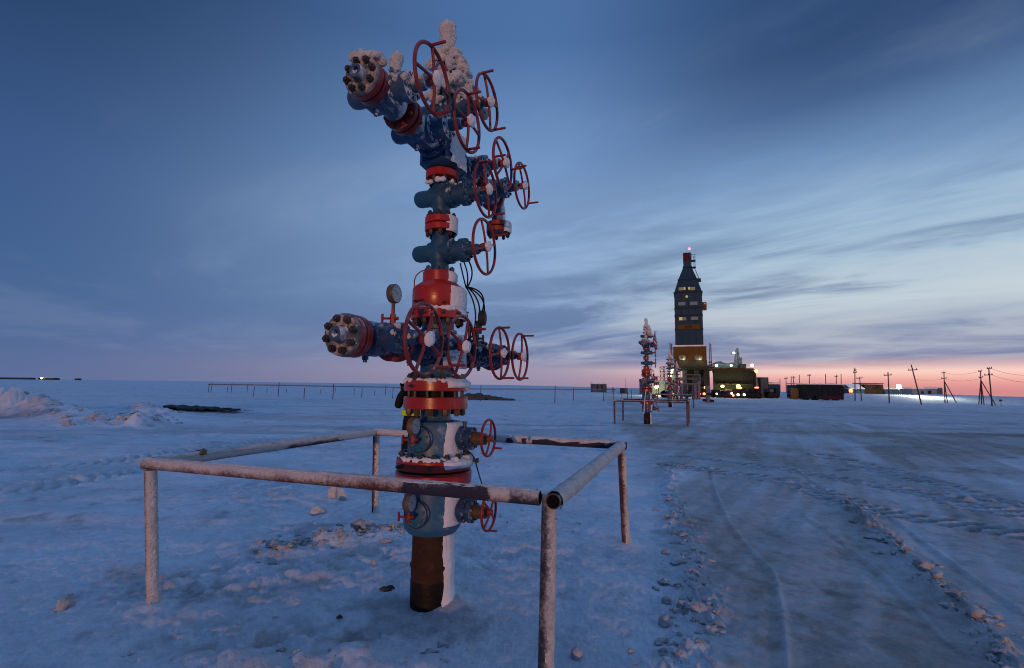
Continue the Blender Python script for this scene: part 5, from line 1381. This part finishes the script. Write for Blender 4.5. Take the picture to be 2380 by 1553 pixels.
pole(2117, 848, 2141, 932, 92, 'strongly leaning pole with one crossarm right of the flood lamp', ((2110, 2131, 860),))
_, T5 = pole(2193, 866, 2194, 919, 120, 'pole with two spread legs left of the pair of poles at the right', ((2188, 2196, 866.5), (2187, 2199, 879.5)), ((2200, 919), (2222, 920)))
_, T6 = pole(2278, 862, 2279, 924, 112, 'pole with spread legs standing left of the rightmost tall pole', ((2273, 2281, 863), (2274, 2284, 877)), ((2272, 922), (2285, 925), (2313, 929)))
_, T7 = pole(2297, 855.5, 2304, 934, 95, 'rightmost tall leaning pole with two crossarms', ((2293, 2304, 856.5), (2287, 2306, 871.5)))
for i, (u, vt, Y, lab) in enumerate(((1812, 880, 150, 'first and leftmost of the tiny far poles'), (1826, 876, 150, 'tiny far pole with crossarm, second from the tall container'), (1838, 875, 150, 'tiny far pole, third from the tall container'),
                      (1843.5, 874, 150, 'tiny far pole with crossarm, fourth from the tall container'), (1857, 871, 150, 'tiny far pole, fifth from the tall container'), (1880, 869, 140, 'tiny far pole with crossarm just above the left end of the trailer'),
                      (1918, 869, 145, 'tiny far pole above the middle of the dark trailer'), (1943, 871, 145, 'tiny far pole above the right part of the trailer'), (1954, 869, 145, 'tiny far pole above the right end of the trailer'))):
    pole(u, vt, u+.5, 912, Y, lab, ((u-4, u+4, vt+4),) if i in (1, 3, 5, 7) else (), r=.11)
def wire(p, q, sagm, lab, r=.022):
    p, q = Vector(p), Vector(q); mid = p.copy()
    s = Shape().tube(sag(p-mid, q-mid, (0, 0, -sagm), 18), r, 5); o = s.build('power_wire', M['pole'], None, loc=mid); tag(o, lab, 'wire', 'power wires between the poles')
wire(T5+Vector((0, 0, -.1)), T6+Vector((0, 0, -.1)), .5, 'upper wire between the two poles with spread legs')
wire(T5+Vector((.3, 0, -1.6)), T6+Vector((.3, 0, -1.6)), .6, 'lower wire between the two poles with spread legs')
wire(T7+Vector((.4, 0, -.1)), at(2470, 866, 62), .8, 'upper wire running from the rightmost pole out of view')
wire(T7+Vector((.7, 0, -1.4)), at(2470, 886, 62), .7, 'lower wire running from the rightmost pole out of view')
wire(at(2120, 881, 118), T5+Vector((-.3, 0, -1.6)), .3, 'wire from the leaning pole to the first pole with spread legs', .018)
sg = empty('small_sign', at(2324, 922, 100)); sg.location.z = gz(sg.location.x, 100); tag(sg, 'tiny sign box on a stick at the far right horizon', 'sign')
Shape().cyl((0, 0, -.1), (0, 0, 1.0), .04, None, 6).build('post', M['pole'], sg); Shape().box((0, 0, 1.15), (.5, .2, .35)).build('panel', M['pole'], sg, False)

# ------------------------------------------------------------------ lights that the photo shows lit
def point(name, loc, col, power, r=.3, parent=None, base=None):
    d = bpy.data.lights.new(name, 'POINT'); d.color = col; d.energy = power; d.shadow_soft_size = r
    o = bpy.data.objects.new(name, d); COL.objects.link(o)
    if parent is not None: o.parent = parent; loc = Vector(loc)-base
    o.location = loc; return o
FRAME = (BO, math.atan2(BO.x, BO.y)*.9)
point('yellow_flood', at(1678.5, 899, YB-2.6), (1, .78, .25), 330, .3, bld, BO); point('yellow_flood', at(1715, 898.5, YB-2.6), (1, .74, .25), 330, .3, bld, BO)
FRAME = (RO, math.atan2(RO.x, RO.y))
point('rig_flood', at(1555, 868, YL-1.0), (.86, 1, .62), 700, .6, rig, RO)
point('ochre_flood', at(1588, 836, YL-1.1), (1, .62, .18), 70, .3, rig, RO); point('ochre_flood', at(1626, 836, YL-1.1), (1, .62, .18), 70, .3, rig, RO)
FRAME = None
point('tank_flood', at(1526.5, 907, 84), (1, .85, .30), 420)
point('white_flood', Vector((fl.location.x+.5, fl.location.y-8, FLZ-.2)), (.95, 1, .85), 5000, .5)
FRAME = (BO, math.atan2(BO.x, BO.y)*.9)
point('roof_flood', at(1664, 847, YB+1), (.85, 1, .85), 120, .3, bld, BO); point('roof_flood', at(1747, 846, YB-.6), (.9, 1, .8), 100, .3, bld, BO); point('roof_flood', at(1699, 846, YB+1), (.8, 1, .95), 70, .3, bld, BO)
FRAME = None
point('fence_lamp', at(1840, 900, 82.5), (1, .55, .22), 55)
point('derrick_lamp', at(1704, 826, 97.5), (.75, 1, .55), 160)
rig.rotation_euler.z = -math.atan2(RO.x, RO.y); bld.rotation_euler.z = -math.atan2(BO.x, BO.y)*.9

# ------------------------------------------------------------------ sky
SUN_AZ = R(12); SUN_EL = R(2.1)          # light travels towards azimuth 12 deg, 4 deg down
world = bpy.data.worlds.new('World'); scene.world = world; world.use_nodes = True
nt = world.node_tree; nt.nodes.clear()
def wn(t, **k):
    x = nt.nodes.new(t)
    for a, b in k.items(): setattr(x, a, b)
    return x
def wl(a, b): nt.links.new(a, b)
def wm(op, a, b=None, c=None, clamp=False):
    x = wn('ShaderNodeMath', operation=op, use_clamp=clamp)
    for i, q in enumerate((a, b, c)):
        if q is None: continue
        if isinstance(q, (int, float)): x.inputs[i].default_value = q
        else: wl(q, x.inputs[i])
    return x.outputs[0]
def lin(c): return tuple(((v/255)/12.92 if v/255 <= .04045 else ((v/255+.055)/1.055)**2.4) for v in c)+(1,)
def ramp(fac, stops):
    x = wn('ShaderNodeValToRGB'); e = x.color_ramp.elements
    while len(e) < len(stops): e.new(.5)
    for k, (p, c) in enumerate(stops): e[k].position = p; e[k].color = lin(c)
    wl(fac, x.inputs[0]); return x.outputs[0]
def wmix(f, a, b):
    x = wn('ShaderNodeMix', data_type='RGBA')
    if isinstance(f, (int, float)): x.inputs[0].default_value = f
    else: wl(f, x.inputs[0])
    for i, q in ((6, a), (7, b)):
        if isinstance(q, tuple): x.inputs[i].default_value = q
        else: wl(q, x.inputs[i])
    return x.outputs[2]
def wmap(v, a, b, c=0.0, d=1.0):
    x = wn('ShaderNodeMapRange', interpolation_type='SMOOTHSTEP'); wl(v, x.inputs[0])
    for i, q in zip((1, 2, 3, 4), (a, b, c, d)): x.inputs[i].default_value = q
    return x.outputs[0]
tc = wn('ShaderNodeTexCoord'); sp = wn('ShaderNodeSeparateXYZ'); wl(tc.outputs['Generated'], sp.inputs[0])
X, Y, Z = sp.outputs
hl = wm('SQRT', wm('ADD', wm('MULTIPLY', X, X), wm('MULTIPLY', Y, Y)))
hl = wm('MAXIMUM', hl, .001)
AZ0 = R(62)
ca = wm('DIVIDE', wm('ADD', wm('MULTIPLY', X, math.sin(AZ0)), wm('MULTIPLY', Y, math.cos(AZ0))), hl)
el = wm('MAXIMUM', Z, 0.0)
warm = wmap(ca, -.45, .98)
# three azimuth zones: far from the afterglow, middle, and towards it
far_ = ramp(el, [(0, (92, 110, 152)), (.07, (80, 106, 152)), (.17, (68, 99, 145)), (.33, (58, 88, 136)), (.52, (40, 66, 106)), (.62, (34, 57, 95)), (.82, (100, 138, 196)), (1.0, (112, 150, 208))])
mid_ = ramp(el, [(0, (150, 140, 168)), (.03, (160, 150, 174)), (.06, (140, 148, 180)), (.12, (122, 147, 186)), (.2, (136, 164, 202)), (.3, (140, 172, 210)), (.42, (118, 153, 200)), (.6, (78, 114, 165)), (.66, (76, 112, 163)), (.84, (108, 146, 204)), (1.0, (112, 150, 208))])
glow = ramp(el, [(0, (212, 140, 142)), (.014, (236, 164, 158)), (.030, (255, 212, 198)), (.042, (205, 172, 178)), (.054, (146, 150, 178)), (.10, (142, 154, 182)), (.145, (192, 206, 216)), (.22, (168, 193, 213)), (.31, (146, 177, 208)), (.39, (108, 142, 184)), (.46, (68, 98, 142)), (.53, (48, 76, 118)), (.64, (46, 74, 116)), (.84, (106, 144, 202)), (1.0, (112, 150, 208))])
c1 = wmix(wmap(ca, -.40, .56), far_, mid_)
c2 = wmix(wmap(ca, .50, .92), c1, glow)
# cloud sheets: a flat layer seen in perspective, streaked by the wind
zz = wm('ADD', el, .085)
px_ = wm('DIVIDE', X, zz); py_ = wm('DIVIDE', Y, zz)
st = R(-52)
qa = wm('ADD', wm('MULTIPLY', px_, math.sin(st)), wm('MULTIPLY', py_, math.cos(st)))
qb = wm('SUBTRACT', wm('MULTIPLY', px_, math.cos(st)), wm('MULTIPLY', py_, math.sin(st)))
cv = wn('ShaderNodeCombineXYZ'); wl(wm('MULTIPLY', qa, .30), cv.inputs[0]); wl(wm('MULTIPLY', qb, .52), cv.inputs[1]); cv.inputs[2].default_value = 8.1
def cnoise(scale, detail, rough, dist=0.0):
    x = wn('ShaderNodeTexNoise'); x.inputs['Scale'].default_value = scale; x.inputs['Detail'].default_value = detail; x.inputs['Roughness'].default_value = rough; x.inputs['Distortion'].default_value = dist
    wl(cv.outputs[0], x.inputs['Vector']); return x.outputs['Fac']
n1 = cnoise(.95, 7, .55, .9); n2 = cnoise(2.6, 7, .62, 1.0)
cl = wm('ADD', wm('MULTIPLY', n1, .72), wm('MULTIPLY', n2, .28))
dark = wmap(cl, .46, .58)
lite = wmap(cl, .50, .36)
side = wmap(ca, -.1, .85)
hor = wmap(el, .03, .06)
amt = wm('MULTIPLY', wm('MULTIPLY', dark, hor), wm('MULTIPLY', wm('ADD', wm('MULTIPLY', side, .66), .10), wmap(el, .44, .13, .34, 1.0)))
cc = wmix(side, (*lin((70, 96, 142))[:3], 1), (*lin((92, 114, 154))[:3], 1))
c3 = wmix(amt, c2, cc)
amt2 = wm('MULTIPLY', wm('MULTIPLY', lite, hor), wm('MULTIPLY', wm('ADD', wm('MULTIPLY', side, .34), .05), wmap(el, .62, .2)))
c4 = wmix(amt2, c3, (*lin((214, 218, 218))[:3], 1))
# a dark cloud bank low over the afterglow
sk = wn('ShaderNodeTexSky', sky_type='NISHITA'); sk.sun_disc = False; sk.sun_elevation = SUN_EL; sk.sun_rotation = SUN_AZ+math.pi
bg = wn('ShaderNodeBackground'); bg.inputs['Strength'].default_value = 1.0; wl(c4, bg.inputs['Color'])
out = wn('ShaderNodeOutputWorld'); wl(bg.outputs[0], out.inputs['Surface'])
nt.nodes.remove(sk)

sd = bpy.data.lights.new('sun', 'SUN'); sd.energy = 1.1; sd.angle = R(.5); sd.color = (1.0, .46, .20)
so = bpy.data.objects.new('sun', sd); COL.objects.link(so)
dirv = Vector((math.sin(SUN_AZ)*math.cos(SUN_EL), math.cos(SUN_AZ)*math.cos(SUN_EL), -math.sin(SUN_EL)))
so.rotation_mode = 'QUATERNION'; so.rotation_quaternion = Vector((0, 0, -1)).rotation_difference(dirv); so.location = (-3, -10, 6)

# ------------------------------------------------------------------ camera
cd = bpy.data.cameras.new('camera'); cam = bpy.data.objects.new('camera', cd); COL.objects.link(cam); scene.camera = cam
cd.sensor_width = 36; cd.lens = FOC/2379*36; cd.clip_end = 20000; cd.clip_start = .05
cd.dof.use_dof = True; cd.dof.focus_distance = 3.6; cd.dof.aperture_fstop = 4.5
cam.location = (0, 0, H)
fwd = Vector((0, math.cos(PIT), math.sin(PIT))); right0 = Vector((1, 0, 0)); up0 = right0.cross(fwd)
right = right0*math.cos(ROL)+up0*math.sin(ROL); up = up0*math.cos(ROL)-right0*math.sin(ROL)
mt = Matrix((right, up, -fwd)).transposed().to_4x4(); mt.translation = (0, 0, H); cam.matrix_world = mt

vs_ = scene.view_settings; scene.display_settings.display_device = 'sRGB'
vs_.view_transform = 'Standard'; vs_.look = 'None'; vs_.exposure = 0.0; vs_.gamma = 1.0; vs_.use_curve_mapping = False
cy = scene.cycles; cy.use_denoising = True; cy.filter_width = 1.05; cy.max_bounces = 6; cy.diffuse_bounces = 3; cy.sample_clamp_indirect = 4
